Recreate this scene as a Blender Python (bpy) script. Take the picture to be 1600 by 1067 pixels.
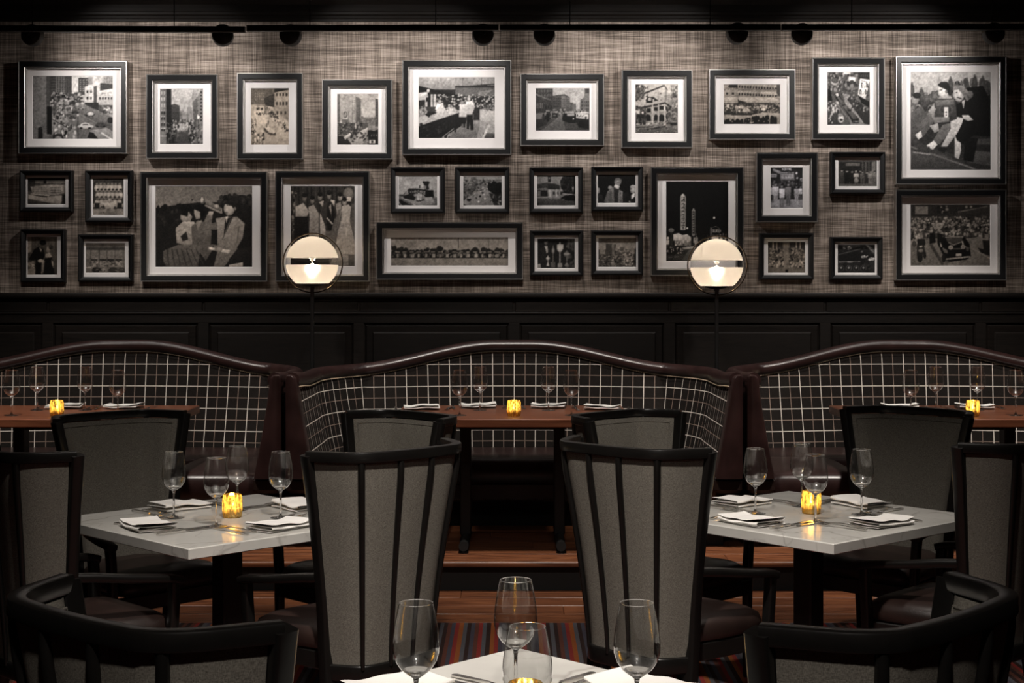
import bpy, math, random
import numpy as np
from mathutils import Vector, Matrix

# ------------------------------------------------------------------ scene, camera, world, lights
SC = bpy.context.scene
COL = SC.collection
for o in list(bpy.data.objects):
    bpy.data.objects.remove(o)
E = 1.605                      # eye height
F = 2300.0                     # focal length in pixels of the 1600 wide frame
cam_d = bpy.data.cameras.new('camera')
cam = bpy.data.objects.new('camera', cam_d)
COL.objects.link(cam)
cam.location = (0, 0, E)
cam.rotation_euler = (math.pi / 2, 0, 0)
cam_d.sensor_fit = 'HORIZONTAL'
cam_d.sensor_width = 36.0
cam_d.lens = F / 1600 * 36
cam_d.shift_x = -3.5 / 1600
cam_d.shift_y = -83.5 / 1600
cam_d.clip_start = 0.05
SC.camera = cam
SC.view_settings.view_transform = 'Standard'
SC.view_settings.look = 'None'
SC.view_settings.exposure = 0.0
SC.view_settings.gamma = 1.0
SC.view_settings.use_curve_mapping = False

world = bpy.data.worlds.new('world')
SC.world = world
world.use_nodes = True
world.node_tree.nodes['Background'].inputs[0].default_value = (0.6, 0.55, 0.5, 1)
world.node_tree.nodes['Background'].inputs[1].default_value = 0.004

def spot(name, loc, target, watts, angle, blend=0.6, col=(1, .92, .84), radius=.09, parent=None):
    d = bpy.data.lights.new(name, 'SPOT')
    d.energy = watts; d.color = col; d.spot_size = math.radians(angle); d.spot_blend = blend
    d.shadow_soft_size = radius
    o = bpy.data.objects.new(name, d); COL.objects.link(o)
    o.location = loc
    v = Vector(target) - Vector(loc)
    o.rotation_euler = v.to_track_quat('-Z', 'Y').to_euler()
    if parent: o.parent = parent
    return o

# recessed ceiling downlights (the ceiling is above the frame)
CEIL = 3.95
DOWN = [  # x, y, target, watts, cone
    (0.0, 7.1, (0, 8.75, .75), 430, 62),
    (-2.55, 7.1, (-2.45, 8.75, .75), 400, 62),
    (2.55, 7.1, (2.45, 8.75, .75), 540, 62),
    (-1.08, 5.1, (-1.08, 5.5, .74), 120, 44),
    (1.13, 5.1, (1.13, 5.6, .74), 155, 44),
    (0.0, 2.8, (0.0, 4.6, .7), 860, 64, 1.0),
    (0.0, .2, (0.0, 2.4, .75), 430, 58, 1.0),
]
for x, y, t, w, a, *bl in DOWN:
    spot('downlight', (x, y, CEIL - .03), t, w, a, *bl)

# ------------------------------------------------------------------ small mesh toolkit
class MB:
    """collects vertices and faces for ONE mesh"""
    def __init__(s): s.v = []; s.f = []; s.uv = None
    def add(s, vs, fs):
        b = len(s.v); s.v += [tuple(p) for p in vs]; s.f += [tuple(i + b for i in f) for f in fs]; return s
    def box(s, c, d, rz=0.0, taper=1.0, mat=None):
        x, y, z = d[0] / 2, d[1] / 2, d[2] / 2
        vs = []
        cz, sz = math.cos(rz), math.sin(rz)
        for k, t in ((-1, 1), (1, taper)):
            for a, b in ((-1, -1), (1, -1), (1, 1), (-1, 1)):
                px, py = a * x * t, b * y * t
                vs.append((c[0] + px * cz - py * sz, c[1] + px * sz + py * cz, c[2] + k * z))
        return s.add(vs, [(3, 2, 1, 0), (4, 5, 6, 7), (0, 1, 5, 4), (1, 2, 6, 5), (2, 3, 7, 6), (3, 0, 4, 7)])
    def bbox(s, c, d, r=.006, rz=0.0):
        """box with chamfered edges"""
        x, y, z = d[0] / 2, d[1] / 2, d[2] / 2
        r = min(r, x * .9, y * .9, z * .9)
        rings = []
        def ring(hx, hy, zz, cr):
            return [(-hx + cr, -hy, zz), (hx - cr, -hy, zz), (hx, -hy + cr, zz), (hx, hy - cr, zz),
                    (hx - cr, hy, zz), (-hx + cr, hy, zz), (-hx, hy - cr, zz), (-hx, -hy + cr, zz)]
        rings = [ring(x - r, y - r, -z, r * .5), ring(x, y, -z + r, r), ring(x, y, z - r, r), ring(x - r, y - r, z, r * .5)]
        cz, sz = math.cos(rz), math.sin(rz)
        vs = [(c[0] + p[0] * cz - p[1] * sz, c[1] + p[0] * sz + p[1] * cz, c[2] + p[2]) for q in rings for p in q]
        fs = [tuple(reversed(range(8)))]
        for k in range(3):
            for i in range(8):
                j = (i + 1) % 8
                fs.append((k * 8 + i, k * 8 + j, k * 8 + 8 + j, k * 8 + 8 + i))
        fs.append(tuple(range(24, 32)))
        return s.add(vs, fs)
    def sweep(s, path, prof, up=(0, 0, 1), scale=None, closed=False, cap=True, pclosed=True):
        P = [Vector(p) for p in path]; n = len(P); m = len(prof); up = Vector(up)
        vs = []
        for i, p in enumerate(P):
            if closed: t = P[(i + 1) % n] - P[i - 1]
            else: t = P[min(i + 1, n - 1)] - P[max(i - 1, 0)]
            t.normalize()
            sd = t.cross(up)
            if sd.length < 1e-6: sd = Vector((1, 0, 0))
            sd.normalize(); u2 = sd.cross(t)
            k = 1.0 if scale is None else scale[i]
            kk = k if isinstance(k, tuple) else (k, k)
            for a, b in prof:
                q = p + sd * (a * kk[0]) + u2 * (b * kk[1]); vs.append((q.x, q.y, q.z))
        fs = []
        last = n if closed else n - 1
        pm = m if pclosed else m - 1
        for i in range(last):
            for j in range(pm):
                a = i * m + j; b = i * m + (j + 1) % m
                c = ((i + 1) % n) * m + (j + 1) % m; d = ((i + 1) % n) * m + j
                fs.append((a, b, c, d))
        if cap and not closed and pclosed:
            fs.append(tuple(reversed(range(m)))); fs.append(tuple(range((n - 1) * m, n * m)))
        return s.add(vs, fs)
    def lathe(s, prof, n=24, c=(0, 0, 0), cap=False):
        vs = []; fs = []
        for r, z in prof:
            for k in range(n):
                a = 2 * math.pi * k / n
                vs.append((c[0] + r * math.cos(a), c[1] + r * math.sin(a), c[2] + z))
        for i in range(len(prof) - 1):
            for k in range(n):
                j = (k + 1) % n
                fs.append((i * n + k, i * n + j, (i + 1) * n + j, (i + 1) * n + k))
        if cap:
            fs.append(tuple(reversed(range(n)))); fs.append(tuple(range((len(prof) - 1) * n, len(prof) * n)))
        return s.add(vs, fs)
    def grid(s, rows, closed=False):
        """rows: list of equal length point lists"""
        m = len(rows[0]); vs = [p for r in rows for p in r]; fs = []
        for i in range(len(rows) - 1):
            for j in range(m if closed else m - 1):
                k = (j + 1) % m
                fs.append((i * m + j, i * m + k, (i + 1) * m + k, (i + 1) * m + j))
        return s.add(vs, fs)
    def mesh(s, name, mat, smooth=35):
        me = bpy.data.meshes.new(name)
        me.from_pydata(s.v, [], s.f)
        if mat: me.materials.append(mat)
        if s.uv is not None:
            l = me.uv_layers.new(name='UVMap')
            vi = np.zeros(len(me.loops), dtype=np.int32); me.loops.foreach_get('vertex_index', vi)
            l.data.foreach_set('uv', np.array(s.uv, dtype=np.float32)[vi].ravel())
        if smooth:
            me.polygons.foreach_set('use_smooth', [True] * len(me.polygons))
            me.set_sharp_from_angle(angle=math.radians(smooth))
        me.validate(); me.update()
        return me

def circ(r, n=10, ry=None):
    ry = r if ry is None else ry
    return [(r * math.cos(2 * math.pi * k / n), ry * math.sin(2 * math.pi * k / n)) for k in range(n)]
def rrect(a, b, r, n=2):
    """rounded rectangle profile, full sizes a x b"""
    out = []
    for cx, cy, a0 in ((a / 2 - r, b / 2 - r, 0), (-a / 2 + r, b / 2 - r, 90), (-a / 2 + r, -b / 2 + r, 180), (a / 2 - r, -b / 2 + r, 270)):
        for k in range(n + 1):
            t = math.radians(a0 + 90 * k / n); out.append((cx + r * math.cos(t), cy + r * math.sin(t)))
    return out

def link(name, me, parent=None, loc=(0, 0, 0), rz=0.0, rot=None):
    o = bpy.data.objects.new(name, me); COL.objects.link(o)
    o.location = loc
    o.rotation_euler = rot if rot is not None else (0, 0, rz)
    if parent is not None: o.parent = parent
    return o
def part(name, mb, mat, parent=None, loc=(0, 0, 0), rz=0.0, smooth=35, kind=None):
    o = link(name, mb.mesh(name, mat, smooth), parent, loc, rz)
    if kind: o['kind'] = kind
    return o
def empty(name, loc=(0, 0, 0), rz=0.0):
    o = bpy.data.objects.new(name, None); COL.objects.link(o)
    o.location = loc; o.rotation_euler = (0, 0, rz); o.empty_display_size = .1
    return o
def tag(o, label, cat, group=None, kind=None):
    o['label'] = label; o['category'] = cat
    if group: o['group'] = group
    if kind: o['kind'] = kind
    return o
def copy_tree(root, loc, rz, label, group=None):
    r = root.copy(); COL.objects.link(r); r.location = loc; r.rotation_euler = (0, 0, rz); r['label'] = label
    if group: r['group'] = group
    for ch in root.children:
        c = ch.copy(); COL.objects.link(c); c.parent = r
        if c.type == 'LIGHT': continue
        for g in ch.children:
            d = g.copy(); COL.objects.link(d); d.parent = c
    return r

# ------------------------------------------------------------------ materials
def mat_new(name):
    m = bpy.data.materials.new(name); m.use_nodes = True
    nt = m.node_tree; b = nt.nodes['Principled BSDF']
    return m, nt, b
def N(nt, typ, **kw):
    n = nt.nodes.new(typ)
    for k, v in kw.items():
        if k.startswith('i_'):
            key = k[2:]
            key = int(key) if key.isdigit() else key
            n.inputs[key].default_value = v
        else: setattr(n, k, v)
    return n
def simple(name, col, rough=.5, metal=0.0, spec=.5, coat=0.0, noise=None):
    m, nt, b = mat_new(name)
    b.inputs['Base Color'].default_value = (*col, 1); b.inputs['Roughness'].default_value = rough
    b.inputs['Metallic'].default_value = metal; b.inputs['Specular IOR Level'].default_value = spec
    b.inputs['Coat Weight'].default_value = coat
    if noise:      # (scale, strength) fine relief and tone
        sc, st = noise
        tc = N(nt, 'ShaderNodeTexCoord'); no = N(nt, 'ShaderNodeTexNoise', i_Scale=sc, i_Detail=4.0)
        nt.links.new(tc.outputs['Object'], no.inputs['Vector'])
        mx = N(nt, 'ShaderNodeMix', data_type='RGBA')
        mx.inputs[6].default_value = (*[c * (1 - st) for c in col], 1); mx.inputs[7].default_value = (*[min(1, c * (1 + st)) for c in col], 1)
        nt.links.new(no.outputs['Fac'], mx.inputs[0]); nt.links.new(mx.outputs[2], b.inputs['Base Color'])
        bp = N(nt, 'ShaderNodeBump', i_Strength=.15, i_Distance=.002)
        nt.links.new(no.outputs['Fac'], bp.inputs['Height']); nt.links.new(bp.outputs[0], b.inputs['Normal'])
    return m
def ramp(nt, stops):
    r = N(nt, 'ShaderNodeValToRGB'); cr = r.color_ramp
    while len(cr.elements) < len(stops): cr.elements.new(.5)
    for e, (p, c) in zip(cr.elements, stops): e.position = p; e.color = (*c, 1)
    return r

M = {}
M['lacquer'] = simple('black_lacquered_wood', (.0060, .0054, .0050), .29, spec=.4, noise=(40, .25))
M['head_metal'] = simple('spotlight_metal', (.028, .026, .025), .5, noise=(40, .2))
M['black_metal'] = simple('black_metal', (.008, .008, .008), .45, metal=0, spec=.5, noise=(60, .2))
M['frame_black'] = simple('frame_black', (.005, .005, .0055), .38, spec=.3, noise=(90, .2))
M['silver'] = simple('silver_edge', (.55, .53, .51), .32, metal=1.0, noise=(50, .1))
M['steel'] = simple('cutlery_steel', (.80, .78, .75), .2, metal=1.0, noise=(20, .05))
M['mat'] = simple('mat_board', (.78, .75, .74), .9, spec=.1, noise=(300, .03))
M['napkin'] = simple('napkin_linen', (.82, .80, .77), .9, spec=.1, noise=(400, .05))
M['brass'] = simple('nail_brass', (.5, .4, .28), .35, metal=1.0, noise=(80, .1))
M['wax'] = simple('candle_wax', (.85, .75, .55), .6, noise=(30, .05))
M['ceiling'] = simple('ceiling_paint', (.03, .028, .026), .8, noise=(5, .1))
M['side_wall'] = simple('side_wall_paint', (.05, .042, .036), .8, noise=(4, .15))
M['toe'] = simple('black_toe_kick', (.004, .004, .004), .7, noise=(30, .2))

def leather(name, c, rough=.32):
    m, nt, b = mat_new(name)
    tc = N(nt, 'ShaderNodeTexCoord')
    n1 = N(nt, 'ShaderNodeTexNoise', i_Scale=7.0, i_Detail=5.0); n2 = N(nt, 'ShaderNodeTexVoronoi', i_Scale=260.0)
    nt.links.new(tc.outputs['Object'], n1.inputs['Vector']); nt.links.new(tc.outputs['Object'], n2.inputs['Vector'])
    r = ramp(nt, [(.3, tuple(x * .6 for x in c)), (.7, tuple(x * 1.35 for x in c))])
    nt.links.new(n1.outputs['Fac'], r.inputs[0]); nt.links.new(r.outputs[0], b.inputs['Base Color'])
    bp = N(nt, 'ShaderNodeBump', i_Strength=.12, i_Distance=.002); nt.links.new(n2.outputs['Distance'], bp.inputs['Height'])
    nt.links.new(bp.outputs[0], b.inputs['Normal'])
    b.inputs['Roughness'].default_value = rough; b.inputs['Specular IOR Level'].default_value = .55
    return m
M['burgundy'] = leather('burgundy_leather', (.026, .0120, .0110), .30)
M['seat_leather'] = leather('dark_brown_leather', (.020, .011, .009), .38)

def fabric():
    m, nt, b = mat_new('grey_woven_fabric')
    tc = N(nt, 'ShaderNodeTexCoord')
    w1 = N(nt, 'ShaderNodeTexNoise', i_Scale=1.0, i_Detail=2.0); mp = N(nt, 'ShaderNodeMapping'); mp.inputs['Scale'].default_value = (160, 160, 900)
    w2 = N(nt, 'ShaderNodeTexNoise', i_Scale=1.0, i_Detail=2.0); mq = N(nt, 'ShaderNodeMapping'); mq.inputs['Scale'].default_value = (900, 900, 160)
    for a, c in ((mp, w1), (mq, w2)):
        nt.links.new(tc.outputs['Object'], a.inputs[0]); nt.links.new(a.outputs[0], c.inputs['Vector'])
    ad = N(nt, 'ShaderNodeMath', operation='ADD'); nt.links.new(w1.outputs['Fac'], ad.inputs[0]); nt.links.new(w2.outputs['Fac'], ad.inputs[1])
    ml = N(nt, 'ShaderNodeMath', operation='MULTIPLY', i_1=.5); nt.links.new(ad.outputs[0], ml.inputs[0])
    r = ramp(nt, [(.35, (.064, .058, .049)), (.65, (.190, .175, .150))])
    nt.links.new(ml.outputs[0], r.inputs[0]); nt.links.new(r.outputs[0], b.inputs['Base Color'])
    bp = N(nt, 'ShaderNodeBump', i_Strength=.3, i_Distance=.001); nt.links.new(ml.outputs[0], bp.inputs['Height']); nt.links.new(bp.outputs[0], b.inputs['Normal'])
    b.inputs['Roughness'].default_value = .95; b.inputs['Specular IOR Level'].default_value = .1
    return m
M['fabric'] = fabric()

def plaid():
    m, nt, b = mat_new('windowpane_plaid_fabric')
    tc = N(nt, 'ShaderNodeTexCoord'); sp = N(nt, 'ShaderNodeSeparateXYZ'); nt.links.new(tc.outputs['UV'], sp.inputs[0])
    def line(sock, off, width):
        a = N(nt, 'ShaderNodeMath', operation='ADD', i_1=off); nt.links.new(sock, a.inputs[0])
        p = N(nt, 'ShaderNodeMath', operation='PINGPONG', i_1=.0705); nt.links.new(a.outputs[0], p.inputs[0])
        c = N(nt, 'ShaderNodeMath', operation='LESS_THAN', i_1=width); nt.links.new(p.outputs[0], c.inputs[0])
        return c.outputs[0]
    def mx(op, a, b_):
        n = N(nt, 'ShaderNodeMath', operation=op); nt.links.new(a, n.inputs[0]); nt.links.new(b_, n.inputs[1]); return n.outputs[0]
    u, v = sp.outputs[0], sp.outputs[1]
    bright = mx('MAXIMUM', line(u, 0, .0028), line(v, .02, .0026))
    dim = mx('MAXIMUM', line(u, .0705, .0026), line(v, .0905, .0024))
    no = N(nt, 'ShaderNodeTexNoise', i_Scale=320.0, i_Detail=2.0); nt.links.new(tc.outputs['Object'], no.inputs['Vector'])
    base = ramp(nt, [(.35, (.010, .0085, .0075)), (.65, (.024, .020, .018))]); nt.links.new(no.outputs['Fac'], base.inputs[0])
    lt = ramp(nt, [(.3, (.56, .50, .44)), (.7, (.88, .81, .74))]); nt.links.new(no.outputs['Fac'], lt.inputs[0])
    dm = ramp(nt, [(.3, (.17, .12, .095)), (.7, (.33, .25, .21))]); nt.links.new(no.outputs['Fac'], dm.inputs[0])
    m1 = N(nt, 'ShaderNodeMix', data_type='RGBA'); nt.links.new(dim, m1.inputs[0]); nt.links.new(base.outputs[0], m1.inputs[6]); nt.links.new(dm.outputs[0], m1.inputs[7])
    m2 = N(nt, 'ShaderNodeMix', data_type='RGBA'); nt.links.new(bright, m2.inputs[0]); nt.links.new(m1.outputs[2], m2.inputs[6]); nt.links.new(lt.outputs[0], m2.inputs[7])
    nt.links.new(m2.outputs[2], b.inputs['Base Color']); b.inputs['Roughness'].default_value = .95; b.inputs['Specular IOR Level'].default_value = .1
    bp = N(nt, 'ShaderNodeBump', i_Strength=.2, i_Distance=.001); nt.links.new(no.outputs['Fac'], bp.inputs['Height']); nt.links.new(bp.outputs[0], b.inputs['Normal'])
    return m
M['plaid'] = plaid()

def wallpaper():
    m, nt, b = mat_new('grasscloth_wallpaper')
    tc = N(nt, 'ShaderNodeTexCoord')
    def layer(scale, det, dist=0.0):
        mp = N(nt, 'ShaderNodeMapping'); mp.inputs['Scale'].default_value = scale
        n = N(nt, 'ShaderNodeTexNoise', i_Scale=1.0, i_Detail=det, i_Roughness=.65)
        nt.links.new(tc.outputs['Object'], mp.inputs[0]); nt.links.new(mp.outputs[0], n.inputs['Vector']); return n.outputs['Fac']
    h = layer((5, 5, 210), 4.0); v = layer((230, 5, 4), 4.0); hb = layer((2.2, 2, 26), 3.0); vb = layer((16, 2, 1.0), 2.0); bl = layer((3, 3, 3), 3.0)
    def mth(op, a, b_):
        n = N(nt, 'ShaderNodeMath', operation=op)
        for k, s in ((0, a), (1, b_)):
            if isinstance(s, (int, float)): n.inputs[k].default_value = s
            else: nt.links.new(s, n.inputs[k])
        return n.outputs[0]
    s = mth('ADD', mth('MULTIPLY', h, .36), mth('MULTIPLY', v, .30))
    s = mth('ADD', s, mth('MULTIPLY', hb, .22)); s = mth('ADD', s, mth('MULTIPLY', vb, .12)); s = mth('ADD', s, mth('MULTIPLY', bl, .06))
    r = ramp(nt, [(.39, (.014, .0105, .0085)), (.49, (.086, .068, .055)), (.56, (.215, .176, .148)), (.66, (.46, .39, .34))])
    nt.links.new(s, r.inputs[0]); nt.links.new(r.outputs[0], b.inputs['Base Color'])
    bp = N(nt, 'ShaderNodeBump', i_Strength=.35, i_Distance=.003); nt.links.new(s, bp.inputs['Height']); nt.links.new(bp.outputs[0], b.inputs['Normal'])
    b.inputs['Roughness'].default_value = .75; b.inputs['Specular IOR Level'].default_value = .25
    return m
M['wallpaper'] = wallpaper()

def wood(name, c1, c2, scale=(2.2, 30, 30), rough=.4, dist=2.5, spec=.45):
    m, nt, b = mat_new(name)
    tc = N(nt, 'ShaderNodeTexCoord'); oi = N(nt, 'ShaderNodeObjectInfo')
    mp = N(nt, 'ShaderNodeMapping'); mp.inputs['Scale'].default_value = scale
    va = N(nt, 'ShaderNodeVectorMath', operation='SCALE'); va.inputs['Scale'].default_value = 40.0
    cx = N(nt, 'ShaderNodeCombineXYZ'); nt.links.new(oi.outputs['Random'], cx.inputs[0]); nt.links.new(oi.outputs['Random'], cx.inputs[1]); nt.links.new(oi.outputs['Random'], cx.inputs[2])
    nt.links.new(cx.outputs[0], va.inputs[0])
    ad = N(nt, 'ShaderNodeVectorMath', operation='ADD'); nt.links.new(tc.outputs['Object'], mp.inputs[0]); nt.links.new(mp.outputs[0], ad.inputs[0]); nt.links.new(va.outputs[0], ad.inputs[1])
    n = N(nt, 'ShaderNodeTexNoise', i_Scale=1.0, i_Detail=6.0, i_Distortion=dist, i_Roughness=.6); nt.links.new(ad.outputs[0], n.inputs['Vector'])
    r = ramp(nt, [(.32, c1), (.5, tuple((a + b_) / 2 for a, b_ in zip(c1, c2))), (.72, c2)]); nt.links.new(n.outputs['Fac'], r.inputs[0])
    hs = N(nt, 'ShaderNodeHueSaturation'); mr = N(nt, 'ShaderNodeMapRange'); mr.inputs[3].default_value = .75; mr.inputs[4].default_value = 1.25
    nt.links.new(oi.outputs['Random'], mr.inputs[0]); nt.links.new(mr.outputs[0], hs.inputs['Value']); nt.links.new(r.outputs[0], hs.inputs['Color'])
    nt.links.new(hs.outputs[0], b.inputs['Base Color'])
    bp = N(nt, 'ShaderNodeBump', i_Strength=.12, i_Distance=.002); nt.links.new(n.outputs['Fac'], bp.inputs['Height']); nt.links.new(bp.outputs[0], b.inputs['Normal'])
    b.inputs['Roughness'].default_value = rough; b.inputs['Specular IOR Level'].default_value = spec
    return m
M['ebony'] = wood('ebonised_oak', (.0032, .0024, .0020), (.0085, .0062, .0050), (3, 3, 40), .5, spec=.18)
M['oak'] = wood('stained_oak_boards', (.060, .018, .008), (.26, .095, .040), (1.6, 14, 14), .38, 3.0)
M['walnut'] = wood('walnut_tabletop', (.10, .032, .016), (.24, .085, .042), (1.4, 16, 16), .3, 1.5)

def marble():
    m, nt, b = mat_new('white_marble')
    tc = N(nt, 'ShaderNodeTexCoord'); oi = N(nt, 'ShaderNodeObjectInfo')
    va = N(nt, 'ShaderNodeVectorMath', operation='SCALE'); va.inputs['Scale'].default_value = 9.0
    nt.links.new(oi.outputs['Location'], va.inputs[0])
    ad = N(nt, 'ShaderNodeVectorMath', operation='ADD'); nt.links.new(tc.outputs['Object'], ad.inputs[0]); nt.links.new(va.outputs[0], ad.inputs[1])
    def vein(scale, dist, w, seed):
        mp = N(nt, 'ShaderNodeMapping'); mp.inputs['Location'].default_value = (seed, seed * 2, 0); mp.inputs['Rotation'].default_value = (0, 0, seed)
        nt.links.new(ad.outputs[0], mp.inputs[0])
        n = N(nt, 'ShaderNodeTexNoise', i_Scale=scale, i_Detail=5.0, i_Distortion=dist, i_Roughness=.5); nt.links.new(mp.outputs[0], n.inputs['Vector'])
        s = N(nt, 'ShaderNodeMath', operation='SUBTRACT', i_1=.5); nt.links.new(n.outputs['Fac'], s.inputs[0])
        a = N(nt, 'ShaderNodeMath', operation='ABSOLUTE'); nt.links.new(s.outputs[0], a.inputs[0])
        r = ramp(nt, [(0.0, (1, 1, 1)), (w, (0, 0, 0))]); nt.links.new(a.outputs[0], r.inputs[0]); return r.outputs[0]
    v1 = vein(1.6, .6, .012, 1.3); v2 = vein(2.6, .8, .007, 4.1)
    cl = N(nt, 'ShaderNodeTexNoise', i_Scale=3.0, i_Detail=4.0); nt.links.new(ad.outputs[0], cl.inputs['Vector'])
    base = ramp(nt, [(.3, (.46, .45, .42)), (.65, (.60, .585, .55))]); nt.links.new(cl.outputs['Fac'], base.inputs[0])
    a = N(nt, 'ShaderNodeMix', data_type='RGBA'); a.inputs[7].default_value = (.20, .18, .16, 1)
    f = N(nt, 'ShaderNodeMath', operation='MULTIPLY', i_1=.45); nt.links.new(v1, f.inputs[0]); nt.links.new(f.outputs[0], a.inputs[0]); nt.links.new(base.outputs[0], a.inputs[6])
    c = N(nt, 'ShaderNodeMix', data_type='RGBA'); c.inputs[7].default_value = (.26, .24, .22, 1)
    g = N(nt, 'ShaderNodeMath', operation='MULTIPLY', i_1=.32); nt.links.new(v2, g.inputs[0]); nt.links.new(g.outputs[0], c.inputs[0]); nt.links.new(a.outputs[2], c.inputs[6])
    nt.links.new(c.outputs[2], b.inputs['Base Color']); b.inputs['Roughness'].default_value = .16; b.inputs['Specular IOR Level'].default_value = .45
    return m
M['marble'] = marble()

def carpet():
    m, nt, b = mat_new('striped_carpet')
    tc = N(nt, 'ShaderNodeTexCoord'); sp = N(nt, 'ShaderNodeSeparateXYZ'); nt.links.new(tc.outputs['Object'], sp.inputs[0])
    ml = N(nt, 'ShaderNodeMath', operation='MULTIPLY', i_1=1 / .52); nt.links.new(sp.outputs[0], ml.inputs[0])
    fr = N(nt, 'ShaderNodeMath', operation='FRACT'); nt.links.new(ml.outputs[0], fr.inputs[0])
    r = N(nt, 'ShaderNodeValToRGB'); cr = r.color_ramp; cr.interpolation = 'CONSTANT'
    cols = dict(k=(.035, .022, .020), r=(.21, .032, .028), g=(.085, .082, .090), o=(.24, .075, .025), b=(.060, .055, .070), w=(.10, .040, .030))
    seq = 'kwrkgborkgkwbrogkbwrgkorbgkw'
    while len(cr.elements) < len(seq): cr.elements.new(.5)
    for i, ch in enumerate(seq): cr.elements[i].position = i / len(seq); cr.elements[i].color = (*cols[ch], 1)
    nt.links.new(fr.outputs[0], r.inputs[0])
    no = N(nt, 'ShaderNodeTexNoise', i_Scale=90.0, i_Detail=3.0); nt.links.new(tc.outputs['Object'], no.inputs['Vector'])
    mx = N(nt, 'ShaderNodeMix', data_type='RGBA', blend_type='MULTIPLY'); mx.inputs[0].default_value = .6
    nt.links.new(r.outputs[0], mx.inputs[6]); nt.links.new(no.outputs['Color'], mx.inputs[7])
    mg = N(nt, 'ShaderNodeMix', data_type='RGBA', blend_type='ADD'); mg.inputs[0].default_value = .35; nt.links.new(mx.outputs[2], mg.inputs[6]); nt.links.new(r.outputs[0], mg.inputs[7])
    nt.links.new(mg.outputs[2], b.inputs['Base Color']); b.inputs['Roughness'].default_value = 1; b.inputs['Specular IOR Level'].default_value = .05
    bp = N(nt, 'ShaderNodeBump', i_Strength=.5, i_Distance=.003); nt.links.new(no.outputs['Fac'], bp.inputs['Height']); nt.links.new(bp.outputs[0], b.inputs['Normal'])
    return m
M['carpet'] = carpet()

def thin_glass(name, ior=1.5, tint=(1, 1, 1), boost=1.0, haze=0.0):
    """thin pane: clear, with the reflection glass has at each angle"""
    m = bpy.data.materials.new(name); m.use_nodes = True; nt = m.node_tree; nt.nodes.clear()
    out = N(nt, 'ShaderNodeOutputMaterial'); fr = N(nt, 'ShaderNodeFresnel')
    ge = N(nt, 'ShaderNodeNewGeometry'); mr = N(nt, 'ShaderNodeMapRange'); mr.inputs[3].default_value = ior; mr.inputs[4].default_value = 1 / ior
    nt.links.new(ge.outputs['Backfacing'], mr.inputs[0]); nt.links.new(mr.outputs[0], fr.inputs[0])
    tr = N(nt, 'ShaderNodeBsdfTransparent'); tr.inputs[0].default_value = (*tint, 1)
    gl = N(nt, 'ShaderNodeBsdfGlossy'); gl.inputs['Roughness'].default_value = .04
    if haze:
        g2 = N(nt, 'ShaderNodeBsdfGlossy'); g2.inputs['Roughness'].default_value = .32; h_ = N(nt, 'ShaderNodeMixShader', i_0=haze)
        nt.links.new(tr.outputs[0], h_.inputs[1]); nt.links.new(g2.outputs[0], h_.inputs[2]); tr = h_
    mx = N(nt, 'ShaderNodeMixShader'); f = N(nt, 'ShaderNodeMath', operation='MULTIPLY', i_1=boost, use_clamp=True)
    nt.links.new(fr.outputs[0], f.inputs[0]); nt.links.new(f.outputs[0], mx.inputs[0]); nt.links.new(tr.outputs[0], mx.inputs[1]); nt.links.new(gl.outputs[0], mx.inputs[2])
    nt.links.new(mx.outputs[0], out.inputs[0])
    return m
M['pane'] = thin_glass('picture_glass', 1.45, (.98, .98, .98), .8)
M['bowl'] = thin_glass('thin_wine_glass', 1.55, (.975, .975, .97), 2.4, .035)
def solid_glass(name):
    m, nt, b = mat_new(name)
    b.inputs['Base Color'].default_value = (1, 1, 1, 1); b.inputs['Roughness'].default_value = 0.0
    b.inputs['Transmission Weight'].default_value = 1.0; b.inputs['IOR'].default_value = 1.5
    return m
M['stem'] = solid_glass('solid_glass')

def frosted():
    m = bpy.data.materials.new('frosted_glass'); m.use_nodes = True; nt = m.node_tree; nt.nodes.clear()
    out = N(nt, 'ShaderNodeOutputMaterial')
    tl = N(nt, 'ShaderNodeBsdfTranslucent'); tl.inputs[0].default_value = (.80, .78, .75, 1)
    rf = N(nt, 'ShaderNodeBsdfRefraction', i_IOR=1.28, i_Roughness=.55); rf.inputs[0].default_value = (.85, .83, .80, 1)
    m0 = N(nt, 'ShaderNodeMixShader', i_0=.35); nt.links.new(tl.outputs[0], m0.inputs[1]); nt.links.new(rf.outputs[0], m0.inputs[2])
    df = N(nt, 'ShaderNodeBsdfDiffuse'); df.inputs[0].default_value = (.60, .57, .53, 1)
    mx = N(nt, 'ShaderNodeMixShader', i_0=.38); nt.links.new(m0.outputs[0], mx.inputs[1]); nt.links.new(df.outputs[0], mx.inputs[2])
    no = N(nt, 'ShaderNodeTexNoise', i_Scale=200.0); bp = N(nt, 'ShaderNodeBump', i_Strength=.05); nt.links.new(no.outputs[0], bp.inputs['Height'])
    nt.links.new(bp.outputs[0], df.inputs['Normal'])
    nt.links.new(mx.outputs[0], out.inputs[0]); return m
M['frosted'] = frosted()

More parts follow.
